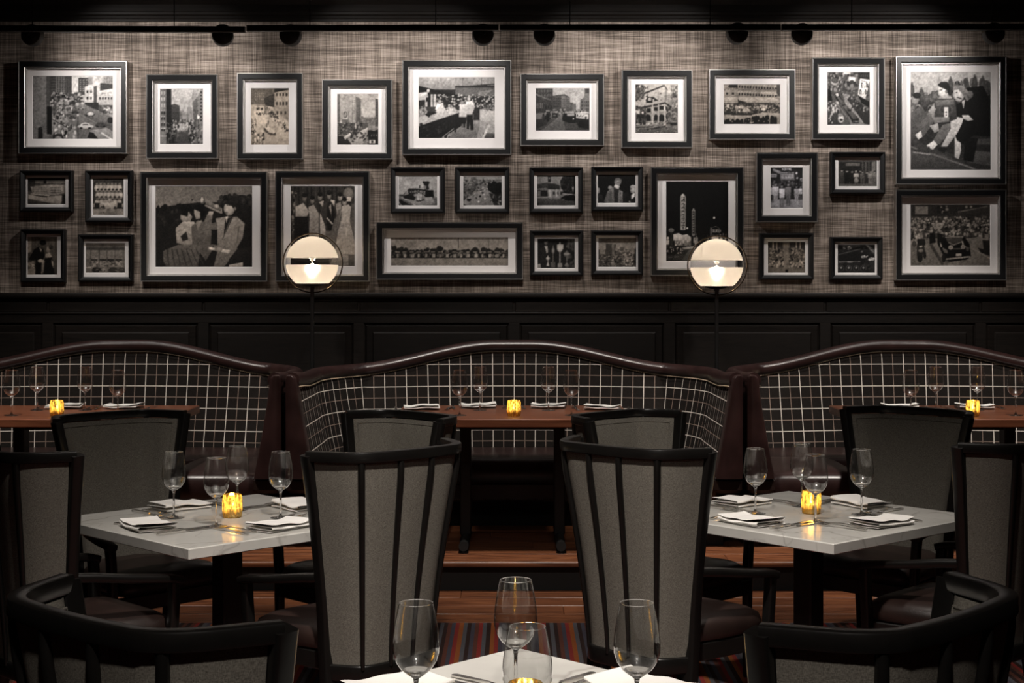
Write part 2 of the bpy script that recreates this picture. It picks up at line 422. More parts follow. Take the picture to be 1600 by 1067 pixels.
def mercury():
    m = bpy.data.materials.new('gold_mercury_glass'); m.use_nodes = True; nt = m.node_tree; nt.nodes.clear()
    out = N(nt, 'ShaderNodeOutputMaterial'); tc = N(nt, 'ShaderNodeTexCoord')
    mp = N(nt, 'ShaderNodeMapping'); mp.inputs['Scale'].default_value = (90, 90, 28); nt.links.new(tc.outputs['Object'], mp.inputs[0])
    no = N(nt, 'ShaderNodeTexNoise', i_Scale=1.0, i_Detail=4.0, i_Roughness=.7); nt.links.new(mp.outputs[0], no.inputs['Vector'])
    r = ramp(nt, [(.38, (0, 0, 0)), (.58, (1, 1, 1))]); nt.links.new(no.outputs['Fac'], r.inputs[0])
    gl = N(nt, 'ShaderNodeBsdfGlossy'); gl.inputs[0].default_value = (.50, .36, .14, 1); gl.inputs['Roughness'].default_value = .2
    tl = N(nt, 'ShaderNodeBsdfTranslucent'); tl.inputs[0].default_value = (.95, .68, .22, 1)
    tr = N(nt, 'ShaderNodeBsdfTransparent'); tr.inputs[0].default_value = (.95, .75, .35, 1)
    a = N(nt, 'ShaderNodeMixShader', i_0=.45); nt.links.new(tl.outputs[0], a.inputs[1]); nt.links.new(tr.outputs[0], a.inputs[2])
    c = N(nt, 'ShaderNodeMixShader'); f = N(nt, 'ShaderNodeMath', operation='MULTIPLY', i_1=.92); nt.links.new(r.outputs[0], f.inputs[0]); nt.links.new(f.outputs[0], c.inputs[0])
    nt.links.new(a.outputs[0], c.inputs[1]); nt.links.new(gl.outputs[0], c.inputs[2]); nt.links.new(c.outputs[0], out.inputs[0])
    return m
M['mercury'] = mercury()
def emit(name, col, s):
    m = bpy.data.materials.new(name); m.use_nodes = True; nt = m.node_tree; nt.nodes.clear()
    out = N(nt, 'ShaderNodeOutputMaterial'); e = N(nt, 'ShaderNodeEmission', i_Strength=s); e.inputs[0].default_value = (*col, 1)
    tc = N(nt, 'ShaderNodeTexCoord'); no = N(nt, 'ShaderNodeTexNoise', i_Scale=8.0); nt.links.new(tc.outputs['Object'], no.inputs['Vector'])
    mr = N(nt, 'ShaderNodeMapRange'); mr.inputs[3].default_value = s * .92; mr.inputs[4].default_value = s * 1.08
    nt.links.new(no.outputs['Fac'], mr.inputs[0]); nt.links.new(mr.outputs[0], e.inputs[1])
    nt.links.new(e.outputs[0], out.inputs[0]); return m
M['flame'] = emit('candle_flame', (1, .72, .25), 30)
M['bronze'] = simple('dark_bronze', (.05, .035, .022), .35, metal=1.0, noise=(40, .2))
M['lens'] = simple('spot_lens', (.3, .3, .3), .2, noise=(60, .1))
M['bulb'] = emit('lamp_bulb', (1, .80, .55), 26)

def print_mat():
    m, nt, b = mat_new('photographic_print')
    at = N(nt, 'ShaderNodeAttribute', attribute_name='tone'); nt.links.new(at.outputs['Color'], b.inputs['Base Color'])
    b.inputs['Roughness'].default_value = .6; b.inputs['Specular IOR Level'].default_value = .2
    return m
M['print'] = print_mat()
# ------------------------------------------------------------------ the room
def struct(name, mb, mat, parent=None, smooth=35):
    o = part(name, mb, mat, parent, smooth=smooth)
    if parent is None: o['kind'] = 'structure'
    return o
WY = 9.9            # wallpapered wall plane
PZ = .163           # booth platform height
def px2(x, y, d):   # a pixel of the photograph at depth d
    return ((x - 803.5) / F * d, d, E - (y - 450) / F * d)

struct('wall_back', MB().box((0, WY + .06, 2.0), (8.6, .12, 4.0)), M['wallpaper'])
struct('wall_left', MB().box((-4.31, 4.1, 2.0), (.1, 11.7, 4.0)), M['side_wall'])
struct('wall_right', MB().box((4.31, 4.1, 2.0), (.1, 11.7, 4.0)), M['side_wall'])
struct('wall_front', MB().box((0, -1.76, 2.0), (8.6, .1, 4.0)), M['side_wall'])
struct('ceiling', MB().box((0, 4.1, CEIL + .05), (8.6, 11.8, .1)), M['ceiling'])
flo = struct('floor', MB().box((0, 2.68, -.03), (8.5, 8.76, .06)), M['carpet'])
# oak boards between the carpet and the platform
sub = struct('floor_border', MB().box((0, 7.44, -.05), (8.5, .76, .06)), M['toe'])
random.seed(3)
def boards(parent, y0, y1, z, w, xs=(-4.2, 4.2), th=.018, nose=False):
    n = max(1, round((y1 - y0) / w)); w = (y1 - y0) / n
    for r in range(n):
        x = xs[0]; ph = random.uniform(.7, 2.2); first = True
        while x < xs[1] - .01:
            L = ph if first else random.uniform(1.5, 2.4); first = False
            x1 = min(xs[1], x + L)
            if xs[1] - x1 < .4: x1 = xs[1]
            mb = MB().bbox((0, 0, 0), (x1 - x - .002, w - .003, th), .0025)
            part('floor_board', mb, M['oak'], parent, ((x + x1) / 2, y0 + w * (r + .5), z - th / 2 + random.uniform(-.0006, .0006)))
            x = x1
boards(sub, 7.06, 7.82, 0.0, .19)
# raised platform under the booths
plat = struct('floor_platform', MB().box((0, 8.86, (PZ - .02) / 2), (8.5, 2.08, PZ - .02)), M['toe'])
boards(plat, 7.79, 9.88, PZ, .19)
part('nosing', MB().sweep([(-4.2, 7.785, PZ - .016), (4.2, 7.785, PZ - .016)], rrect(.045, .032, .012, 3)), M['oak'], plat)

# dark wainscot
wn = struct('trim_1', MB().box((0, WY - .012, .86), (8.5, .022, 1.39)), M['ebony'])
part('cap', MB().sweep([(-4.25, WY - .03, 1.555), (4.25, WY - .03, 1.555)], rrect(.075, .038, .012, 3)), M['ebony'], wn)
part('bead', MB().sweep([(-4.25, WY - .026, 1.522), (4.25, WY - .026, 1.522)], circ(.011, 8)), M['ebony'], wn)
part('ledge', MB().sweep([(-4.25, WY - .034, 1.436), (4.25, WY - .034, 1.436)], rrect(.03, .016, .005, 2)), M['ebony'], wn)
part('rail', MB().bbox((0, WY - .03, 1.40), (8.5, .022, .06), .004), M['ebony'], wn)
sx = [-4.168 + 1.042 * k for k in range(9)]
for x in sx:
    part('stile', MB().bbox((x, WY - .03, .78), (.075, .02, 1.19), .004), M['ebony'], wn)
for a, b in zip(sx[:-1], sx[1:]):
    c = (a + b) / 2; w = b - a - .085
    part('panel', MB().bbox((c, WY - .026, 1.478), (w + .07, .012, .068), .004), M['ebony'], wn)
    mb = MB(); hx, z0, z1 = w / 2, .32, 1.36
    rows = []
    for ins, dep in ((0, .0), (.012, .012), (.05, .006), (.058, .014)):
        rows.append([(c - hx + ins, WY - .024 - dep, z0 + ins), (c + hx - ins, WY - .024 - dep, z0 + ins), (c + hx - ins, WY - .024 - dep, z1 - ins), (c - hx + ins, WY - .024 - dep, z1 - ins)])
    mb.grid(rows, closed=True); k = len(mb.v); mb.f.append((k - 4, k - 3, k - 2, k - 1))
    part('panel', mb, M['ebony'], wn, smooth=20)

# crown moulding
cp = [(0, 3.395), (.018, 3.395), (.022, 3.41), (.030, 3.415), (.030, 3.43), (.046, 3.437), (.050, 3.452), (.060, 3.455), (.062, 3.50),
      (.075, 3.515), (.12, 3.55), (.15, 3.60), (.155, 3.625), (.19, 3.63), (.19, 3.68), (0, 3.68)]
mb = MB(); n = len(cp)
mb.add([(-4.25, WY - p, z) for p, z in cp] + [(4.25, WY - p, z) for p, z in cp],
       [(i, (i + 1) % n, n + (i + 1) % n, n + i) for i in range(n)] + [tuple(range(n)), tuple(reversed(range(n, 2 * n)))])
struct('trim_2', mb, M['ebony'], smooth=25)

# ------------------------------------------------------------------ track lighting in front of the wall
TY = 8.95
tz = lambda py: E + (450 - py) / F * TY
tx = lambda px: (px - 803.5) / F * TY
tracks = [(-60, 383, 44.5, 46.5, 'black lighting track section above the street-corner and tall-buildings photographs'),
          (386, 779, 44.5, 43.5, 'black lighting track section above the soda-counter photograph'),
          (781, 1219, 43.5, 43.2, 'black lighting track section above the old mansion photograph'),
          (1221, 1660, 43.2, 42.2, 'black lighting track section above the couple with the handbag photograph')]
for a, b, ya, yb, lab in tracks:
    p0, p1 = Vector((tx(a), TY, tz(ya))), Vector((tx(b), TY, tz(yb)))
    t = empty('lighting_track', p0)
    part('rail', MB().sweep([(0, 0, 0), tuple(p1 - p0)], rrect(.036, .037, .004, 1)), M['black_metal'], t)
    for k in (.25, .75):
        q = (p1 - p0) * k
        part('hanger', MB().sweep([(q.x, 0, q.z + .01), (q.x, 0, CEIL - p0.z)], circ(.003, 8), up=(0, 1, 0)), M['black_metal'], t)
    tag(t, lab, 'track', 'lighting track sections')

heads = [(41, 50, 1, 'beside the corner of the street-corner photograph'), (344, 50, -1, 'above the tall-buildings photograph'),
         (449, 50, 1, 'above the parade-float photograph'), (755, 49, -1, 'above the soda-counter photograph'),
         (850, 49, 1, 'above the vintage delivery van photograph'), (1157, 47, -1, 'above the awning parade photograph'),
         (1257, 48, 1, 'above the tram street photograph'), (1562, 47, -1, 'above the couple with the handbag photograph')]
for hx, hy, s, lab in heads:
    pos = Vector((tx(hx), TY + .075, tz(hy) ))
    t = empty('track_spotlight', pos)
    aim = Vector((pos.x + s * .66, WY, 2.62)) - Vector((pos.x, pos.y, 3.27)); look = Vector((s * .16, 1, -.10))
    q = look.to_track_quat('Z', 'Y').to_matrix().to_4x4()
    # head: shallow dished disc seen from the back, lens towards the wall
    def turned(mb):
        mb.v = [tuple((q @ Vector(p))) for p in mb.v]; return mb
    part('head', turned(MB().lathe([(.0, -.012), (.02, -.012), (.055, -.004), (.064, .004), (.066, .014), (.066, .05), (.060, .055), (.056, .05), (.05, .02), (0, .02)], 32)), M['head_metal'], t)
    part('adjusting_knob', turned(MB().lathe([(0, -.03), (.009, -.03), (.011, -.026), (.011, -.01)], 14)), M['black_metal'], t)
    part('bracket', MB().sweep([(0, -.064, .030), (0, -.03, .03), (0, .01, .03), (0, .03, .01)], circ(.007, 8), up=(1, 0, 0)), M['black_metal'], t)
    part('lens', turned(MB().lathe([(0, .022), (.048, .022)], 24)), M['lens'], t)
    sp = spot('spot_light', (0, 0, 0), (1, 0, 0), 46, 112, 1.0, (1, .945, .90), .03)
    sp.parent = t; sp.location = (0, .07, 3.27 - pos.z)
    sp.rotation_euler = aim.to_track_quat('-Z', 'Y').to_euler()
    tag(t, 'round black track spotlight ' + lab, 'spotlight', 'wall-washing track spotlights')
# ------------------------------------------------------------------ booths
PITCH = 2.547
def bez(p0, p1, p2, n):
    out = []
    for k in range(n + 1):
        t = k / n
        out.append(tuple((1 - t) ** 2 * a + 2 * t * (1 - t) * b + t * t * c for a, b, c in zip(p0, p1, p2)))
    return out
def booth_half():
    """plan of the inner top edge from the arm front to the middle of the back (x >= 0), y is depth"""
    pts = [(1.196, 8.12), (1.192, 8.45), (1.188, 8.80)]
    pts += bez((1.19, 8.98), (1.16, 9.28), (.965, 9.47), 8)
    seam = len(pts) - 1
    pts += [(.80 - .80 * k / 8, 9.50 + .12 * math.sin(math.pi / 2 * k / 8)) for k in range(0, 9)]
    return pts, seam
def resample(pts, step=.03):
    out = [pts[0]]; 
    for a, b in zip(pts[:-1], pts[1:]):
        L = math.dist(a, b); n = max(1, round(L / step))
        out += [(a[0] + (b[0] - a[0]) * k / n, a[1] + (b[1] - a[1]) * k / n) for k in range(1, n + 1)]
    return out
def sm(a, b, x):
    t = max(0, min(1, (x - a) / (b - a))); return t * t * (3 - 2 * t)
HALF, SEAM = booth_half()
HALF = resample(HALF)
PLAN = [(-x, y) for x, y in HALF] + [(x, y) for x, y in reversed(HALF[:-1])]     # left arm front -> back -> right arm front
def top_z(x, y):
    if y < 9.3: return 1.085 + .022 * (1 - sm(8.1, 8.6, y))
    return 1.085 + .150 * sm(1.06, .12, abs(x))
def normals(pl):
    out = []
    for i in range(len(pl)):
        a = pl[max(i - 1, 0)]; b = pl[min(i + 1, len(pl) - 1)]
        tx_, ty_ = b[0] - a[0], b[1] - a[1]; L = math.hypot(tx_, ty_)
        out.append((ty_ / L, -tx_ / L))         # towards the inside of the U
    return out
NRM = normals(PLAN)
SZ = .575
def make_booth():
    t = empty('booth')
    n = len(PLAN)
    # plaid inner back, leaning, with a plump roll under the rail
    rows = []; uv = []
    s = [0.0]
    for a, b in zip(PLAN[:-1], PLAN[1:]): s.append(s[-1] + math.dist(a, b))
    mid = s[-1] / 2
    prof = [(0.0, .035), (.06, .006), (.14, -.004), (.3, .010), (.5, .032), (.7, .055), (.88, .078), (1.0, .085)]   # (fraction down, inward)
    for f, ins in prof:
        r = []
        for i, ((x, y), (nx, ny)) in enumerate(zip(PLAN, NRM)):
            tz_ = top_z(x, y); z = tz_ - (tz_ - (SZ - .03)) * f
            k = ins - .035 if f < .1 else ins - .01
            pinch = .012 * math.exp(-((abs(x) - .965) / .03) ** 2) if y > 9.2 else 0
            r.append((x + nx * (k - pinch), y + ny * (k - pinch), z)); uv.append((s[i] - mid, z * 1.0))
        rows.append(r)
    mb = MB(); mb.grid(rows); mb.uv = uv
    part('plaid_back', mb, M['plaid'], t, smooth=60)
    # outer shell
    TH = .052
    rows = []
    for f in (0, 1):
        rows.append([(x - nx * TH, y - ny * TH, (top_z(x, y) - .02) if f == 0 else PZ + .1) for (x, y), (nx, ny) in zip(PLAN, NRM)])
    part('outer_shell', MB().grid(rows), M['burgundy'], t, smooth=60)
    # leather rail along the top
    path = [(x - nx * .029, y - ny * .029, top_z(x, y) - .012) for (x, y), (nx, ny) in zip(PLAN, NRM)]
    pr = [(a, b + .004) for a, b in circ(.041, 12, .040)]
    rail_o = part('top_rail', MB().sweep(path, pr), M['burgundy'], t, smooth=70)
    # brass nail heads under the rail (too small to pick apart)
    nb = MB(); d = 0.0; step = .0105
    for i in range(n - 1):
        L = s[i + 1] - s[i]
        while d <= s[i + 1]:
            k = (d - s[i]) / L; x = PLAN[i][0] + (PLAN[i + 1][0] - PLAN[i][0]) * k; y = PLAN[i][1] + (PLAN[i + 1][1] - PLAN[i][1]) * k
            nx, ny = NRM[i]; z = top_z(x, y) - .046
            c = Vector((x + nx * .010, y + ny * .010, z)); u = Vector((ny, -nx, 0)); r = .0040
            nb.add([c + Vector((nx, ny, 0)) * .005, c + u * r, c + Vector((0, 0, r)), c - u * r, c - Vector((0, 0, r))],
                   [(0, 1, 2), (0, 2, 3), (0, 3, 4), (0, 4, 1)])
            d += step
    part('nail_trim', nb, M['brass'], rail_o, kind='stuff', smooth=0)
    # leather arm fronts: rounded pads, wider towards the seat
    for sg in (-1, 1):
        rows = []
        for k in range(15):
            f = k / 14
            z = 1.128 - f * (1.128 - (SZ - .02))
            xin = 1.215 - .012 - .095 * f ** 1.2; xout = 1.262
            if k == 0: xin, xout = 1.232, 1.246
            elif k == 1: xin, xout = 1.212, 1.258; z = 1.122
            elif k == 2: xin -= -.004; z = 1.105
            c = (xin + xout) / 2; h = (xout - xin) / 2
            row = []
            for q in range(17):
                a = math.pi * q / 16
                cs = math.cos(a); sn = math.sin(a)
                xx = c + h * math.copysign(abs(cs) ** .7, cs)
                row.append((sg * xx, 8.13 - .05 * sn ** .7 * (.5 if k == 0 else 1) + .005, z))
            row.append((sg * (c - h), 8.20, z)); row.append((sg * (c + h), 8.20, z))
            rows.append(row)
        a = MB(); a.grid(rows, closed=True); a.f.append(tuple(range(19)))
        part('arm_front', a, M['burgundy'], t, smooth=60)
        part('arm_foot', MB().bbox((sg * 1.185, 8.17, SZ - .06), (.16, .10, .09), .02), M['seat_leather'], t)
    # seats
    def cushion(x0, x1, y0, y1, name='seat_cushion'):
        mb = MB(); nx_, ny_ = 14, 10; rows = []
        cx, cy, hx, hy = (x0 + x1) / 2, (y0 + y1) / 2, (x1 - x0) / 2, (y1 - y0) / 2
        ring = []
        for k in range(32):
            a = 2 * math.pi * k / 32; c, s_ = math.cos(a), math.sin(a)
            e = .22
            ring.append((math.copysign(abs(c) ** e, c), math.copysign(abs(s_) ** e, s_)))
        for ins, z in ((.012, SZ - .15), (.0, SZ - .135), (-.006, SZ - .08), (.0, SZ - .03), (.02, SZ - .006), (.06, SZ + .006), (.16, SZ + .014)):
            rows.append([(cx + px_ * (hx - ins), cy + py_ * (hy - ins), z) for px_, py_ in ring])
        mb.grid(rows, closed=True); mb.f.append(tuple(range(6 * 32, 7 * 32))); mb.f.append(tuple(reversed(range(32))))
        part(name, mb, M['burgundy'], t, smooth=60)
    cushion(-1.15, -.60, 8.14, 9.0); cushion(.60, 1.15, 8.14, 9.0); cushion(-1.08, 1.08, 8.82, 9.53)
    # base with leather front and black recess
    for sg in (-1, 1):
        part('seat_base', MB().bbox((sg * .90, 8.62, .375), (.58, .92, .11), .01), M['burgundy'], t)
        part('plinth', MB().box((sg * .92, 8.68, .245), (.5, .86, .162)), M['toe'], t)
    part('seat_base', MB().bbox((0, 9.22, .375), (1.24, .74, .11), .01), M['burgundy'], t)
    part('plinth', MB().box((0, 9.25, .245), (1.36, .62, .162)), M['toe'], t)
    nb = MB(); x = -.58
    while x < .58:
        nb.add([(x, 8.838, .335), (x + .004, 8.846, .335), (x, 8.846, .339), (x - .004, 8.846, .335), (x, 8.846, .331)], [(0, 1, 2), (0, 2, 3), (0, 3, 4), (0, 4, 1)]); x += .0125
    part('nail_trim', nb, M['brass'], t, kind='stuff', smooth=0)
    for ch in t.children: ch.location = (0, -8.9, -PZ)
    t.location = (0, 8.9, PZ)
    return t
b0 = make_booth()
tag(b0, 'plaid U-shaped booth with burgundy leather rail, standing between the two globe lamps', 'booth', 'plaid dining booths')
copy_tree(b0, (-PITCH, 8.9, PZ), 0, 'plaid U-shaped booth with burgundy leather rail, below the horn player photograph')
copy_tree(b0, (PITCH, 8.9, PZ), 0, 'plaid U-shaped booth with burgundy leather rail, below the motorcade photograph')

# ------------------------------------------------------------------ globe lamps
def make_lamp(x, label, dz=0.0):
    y = 9.30
    gz = E + (450 - 410.5 + dz) / F * y
    t = empty('globe_lamp', (x, y, PZ))
    R = .166; z = gz - PZ
    part('base', MB().lathe([(0, 0), (.115, 0), (.12, .006), (.115, .016), (.02, .022), (.012, .03)], 32), M['black_metal'], t)
    part('pole', MB().lathe([(.0125, .02), (.0125, z - .165), (.016, z - .160), (.016, z - .145)], 16, cap=True), M['black_metal'], t)
    part('cup', MB().lathe([(0, z - .150), (.030, z - .150), (.072, z - .138), (.078, z - .132), (.074, z - .130), (0, z - .130)], 32), M['black_metal'], t)
    def arc(a0, a1, n, r): return [(r * math.cos(math.radians(a0 + (a1 - a0) * k / n)), z + r * math.sin(math.radians(a0 + (a1 - a0) * k / n))) for k in range(n + 1)]
    part('lower_shade', MB().lathe(arc(-52, -5, 12, R), 48), M['frosted'], t)
    part('clear_band', MB().lathe(arc(-5, 11, 5, R), 48), M['pane'], t)
    part('upper_shade', MB().lathe(arc(11, 90, 18, R), 48), M['frosted'], t)
    so = part('socket', MB().lathe([(.014, z - .13), (.014, z - .085), (.010, z - .075), (0, z - .075)], 16), M['brass'], t)
    part('bulb', MB().lathe([(.006, z - .078), (.012, z - .066), (.018, z - .045), (.016, z - .022), (.008, z - .006), (0, z - .002)], 16), M['bulb'], so)
    ring = [(.187 * math.cos(2 * math.pi * k / 64) + .004, 0, z - .001 + .187 * math.sin(2 * math.pi * k / 64)) for k in range(64)]
    part('ring', MB().sweep(ring, rrect(.007, .022, .002, 1), up=(0, 1, 0), closed=True), M['bronze'], t)
    l = bpy.data.lights.new('lamp_light', 'POINT'); l.energy = 16.0; l.color = (1, .81, .61); l.shadow_soft_size = .02
    lo = bpy.data.objects.new('lamp_light', l); COL.objects.link(lo); lo.location = (0, 0, z - .03); lo.parent = t
    tag(t, label, 'lamp', 'globe floor lamps')
    return t
make_lamp(-1.276, 'frosted globe floor lamp with metal ring, in front of the gowned women photograph')
make_lamp(1.279, 'frosted globe floor lamp with metal ring, in front of the theatre signs photograph', -4.0)

# ------------------------------------------------------------------ tables
def wood_table(cx, label):
    t = empty('booth_table', (cx, 8.345, PZ))
    h = .9035 - PZ
    part('table_top', MB().bbox((0, 0, h - .0235), (1.30, .915, .047), .005), M['walnut'], t)
    for sg in (-1, 1):
        part('column', MB().bbox((sg * .265, 0, (h - .047 + .05) / 2), (.062, .10, h - .047 - .05), .006), M['black_metal'], t)
        part('foot', MB().sweep([(sg * .265, -.36, .040), (sg * .265, -.33, .038), (sg * .265, .33, .038), (sg * .265, .36, .040)], circ(.027, 14), up=(0, 0, 1)), M['black_metal'], t)
        for e in (-1, 1):
            part('foot_pad', MB().lathe([(0, 0), (.026, 0), (.028, .006), (.020, .014)], 16, c=(sg * .265, e * .33, 0)), M['black_metal'], t)
    part('stretcher', MB().bbox((0, 0, h - .075), (.60, .05, .05), .004), M['black_metal'], t)
    tag(t, label, 'table', 'walnut booth tables')
    return t
wood_table(-.01, 'walnut table on black legs in the booth between the globe lamps')
wood_table(-2.53, 'walnut table on black legs in the booth below the horn player photograph')
wood_table(2.53, 'walnut table on black legs in the booth below the motorcade photograph')

TH = .74; TS = .925
def marble_table(cx, cy, rz, label):
    t = empty('marble_table', (cx, cy, 0), rz)
    part('table_top', MB().bbox((0, 0, TH - .019), (TS, TS, .038), .003), M['marble'], t)
    part('column', MB().bbox((0, 0, (TH - .04 + .03) / 2), (.085, .085, TH - .04 - .03), .006, ), M['black_metal'], t)
    part('mounting_plate', MB().bbox((0, 0, TH - .046), (.4, .4, .014), .003), M['black_metal'], t)
    part('base_plate', MB().bbox((0, 0, .014), (.55, .55, .028), .008), M['black_metal'], t)
    tag(t, label, 'table', 'square white marble tables')
    return t
TL = (-1.079, 5.535, math.radians(45)); TR = (1.125, 5.63, math.radians(41)); TN = (.012, 2.89, math.radians(45.5))
marble_table(*TL, 'square marble table in front of the booth below the horn player photograph')
marble_table(*TR, 'square marble table in front of the booth below the motorcade photograph')
marble_table(*TN, 'square marble table closest to the viewer, on the striped aisle carpet')
# ------------------------------------------------------------------ armchairs
def chair_plan(xc, xt, yb, yt, bow, n=9):
    """rail plan, left tip -> left corner -> back -> right corner -> right tip (chair faces +y)"""
    L = [(-xt, yt)]
    k = .45
    a = (-xc + (-xt + xc) * k, yb + (yt - yb) * k); c = (-xc, yb); b = (-xc * (1 - k * .55), yb - bow * .55)
    L += bez(a, c, b, n)
    m = [(-xc * (1 - k * .55) * (1 - q / 6), yb - bow * (.55 + .45 * math.sin(math.pi / 2 * q / 6))) for q in range(1, 7)]
    L += m
    return L + [(-x, y) for x, y in reversed(L[:-1])]
ZT, ZB = 1.062, .392
def lerp_plan(v):
    """v 0 bottom .. 1 top; the back flares and leans"""
    g = v ** 1.35
    return chair_plan(.150 + (.226 - .150) * g, .212 + (.298 - .212) * g, -.232 + (-.300 + .232) * g, -.120 + (-.140 + .120) * g, .012 + .018 * g)
def dense(pl, step=.012):
    return resample(pl, step)
def at_frac(pl, f):
    s = [0.0]
    for a, b in zip(pl[:-1], pl[1:]): s.append(s[-1] + math.dist(a, b))
    d = f * s[-1]
    for i in range(len(pl) - 1):
        if s[i + 1] >= d - 1e-9:
            k = (d - s[i]) / max(1e-9, s[i + 1] - s[i]); a, b = pl[i], pl[i + 1]
            tx_, ty_ = b[0] - a[0], b[1] - a[1]; L_ = math.hypot(tx_, ty_) or 1
            return (a[0] + tx_ * k, a[1] + ty_ * k), (-ty_ / L_, tx_ / L_)       # point, normal towards the seat
    return pl[-1], (0, 1)
SPK = (.235, .415, .585, .765)        # spokes along the rail
def make_chair():
    t = empty('armchair')
    VS = [0, .02, .05, .12, .22, .33, .45, .57, .68, .78, .87, .94, .965, .99]; nv = len(VS)
    # inner upholstered back (one shell with thickness)
    fr = [k / 44 for k in range(45)]
    rows = []
    for k in range(nv):
        v = VS[k]; pl = lerp_plan(v); z = ZB - .02 + (ZT - .012 - ZB + .02) * v; r = []
        for f in fr:
            (x, y), (nx, ny) = at_frac(pl, .035 + .93 * f)
            edge = min(f, 1 - f, v * .9, (1 - v) * .9)
            th = .010 + .024 * min(1, edge / .07) ** .6
            r.append((x + nx * th, y + ny * th, z))
        rows.append(r)
    br = part('backrest', MB().grid(rows), M['fabric'], t, smooth=60)
    # welt around the inner panel
    w = [rows[1][j] for j in range(1, 44)] + [rows[k][43] for k in range(2, nv - 2)] + [rows[nv - 2][j] for j in range(43, 0, -1)] + [rows[k][1] for k in range(nv - 3, 1, -1)]
    part('piping', MB().sweep(w, circ(.0035, 6), closed=True, up=(.13, .77, .62)), M['fabric'], br, smooth=60)
    # outer fabric panels between the spokes
    edges = (.03,) + SPK + (.97,)
    for a, b in zip(edges[:-1], edges[1:]):
        rows = []
        for k in range(nv):
            v = VS[k]; pl = lerp_plan(v); z = ZB - .02 + (ZT - .012 - ZB + .02) * v; r = []
            for j in range(9):
                q = j / 8; (x, y), (nx, ny) = at_frac(pl, a + (b - a) * q)
                th = -.004 - .004 * math.sin(math.pi * q) * min(1, 6 * v) * min(1, 6 * (1 - v))
                r.append((x + nx * th, y + ny * th, z))
            rows.append(r)
        part('outer_panel', MB().grid(rows), M['fabric'], t, smooth=60)
    for f in SPK:
        path = []; sc = []
        for k in range(nv):
            v = VS[k]; (x, y), (nx, ny) = at_frac(lerp_plan(v), f); z = ZB - .03 + (ZT - ZB + .034) * v
            k_ = .014 - .010 * sm(.9, 1, v); path.append((x - nx * k_, y - ny * k_, z)); sc.append(.60 + .45 * v)
        part('spoke', MB().sweep(path, circ(.0115, 10), up=(0, 1, 0), scale=sc), M['lacquer'], t, smooth=60)
    # curved top rail and bottom rail
    pl = dense(lerp_plan(1.0), .014)
    part('top_rail', MB().sweep([(x, y, ZT) for x, y in pl], rrect(.034, .034, .005, 2)), M['lacquer'], t, smooth=40)
    pl = dense(lerp_plan(0.0), .014)
    part('bottom_rail', MB().sweep([(x, y, ZB - .045) for x, y in pl], rrect(.032, .056, .006, 2)), M['lacquer'], t, smooth=50)
    # rear posts that run from the floor to the rail tips, and front legs carrying the arms
    for sg in (-1, 1):
        path = []
        for z in (0, .15, .30, .42, .52, .62, .72, .82, .90, .97, 1.03, 1.066):
            if z < .42: p = (.226 - .014 * z / .42, -.175 + .055 * (z / .42))
            else:
                g = ((z - .42) / (ZT - .42)) ** 1.6; p = (.212 + .086 * g, -.120 - .020 * g)
            path.append((sg * p[0], p[1], z))
        sc = [(1, 1)] * 5 + [(1, 1.0)] * 4 + [(1, 1.05)] * 3
        part('leg', MB().sweep(path, rrect(.036, .042, .006, 2), up=(0, 1, 0), scale=sc), M['lacquer'], t, smooth=50)
        fp = [(sg * .262, .235, 0), (sg * .262, .235, .2), (sg * .264, .236, .44), (sg * .270, .238, .54), (sg * .274, .236, .60)]
        part('leg', MB().sweep(fp, rrect(.034, .036, .006, 2), up=(0, 1, 0), scale=[.75, .9, 1, 1, 1]), M['lacquer'], t, smooth=50)
        ap = [(sg * .222, -.115, .655), (sg * .240, -.04, .648), (sg * .262, .06, .634), (sg * .276, .16, .622), (sg * .278, .225, .614), (sg * .276, .258, .604)]
        part('arm', MB().sweep(ap, rrect(.046, .028, .009, 3)), M['lacquer'], t, smooth=50)
    # seat
    mb = MB(); rows = []
    ring = []
    for k in range(36):
        a = 2 * math.pi * k / 36; c, s_ = math.cos(a), math.sin(a); e = .3
        px_, py_ = math.copysign(abs(c) ** e, c), math.copysign(abs(s_) ** e, s_)
        ring.append((px_, py_))
    for ins, z in ((.012, .405), (0, .415), (-.004, .44), (.004, .465), (.03, .482), (.09, .492), (.16, .496)):
        rows.append([(px_ * (.245 - .035 * sm(.15, -.10, .03 + py_ * .25) - .068 * sm(-.08, -.215, .03 + py_ * .25)) * (1 - ins / .25), .03 + py_ * (.243 - ins), z) for px_, py_ in ring])
    mb.grid(rows, closed=True); mb.f.append(tuple(range(6 * 36, 7 * 36))); mb.f.append(tuple(reversed(range(36))))
    part('seat', mb, M['seat_leather'], t, smooth=60)
    fr_ = [(-.125, -.195), (.125, -.195), (.190, -.10), (.246, .245), (-.246, .245), (-.190, -.10)]
    mb = MB(); mb.sweep([(x, y, .375) for x, y in fr_], rrect(.028, .06, .004, 1), closed=True)
    part('seat_frame', mb, M['lacquer'], t)
    return t
D = math.radians
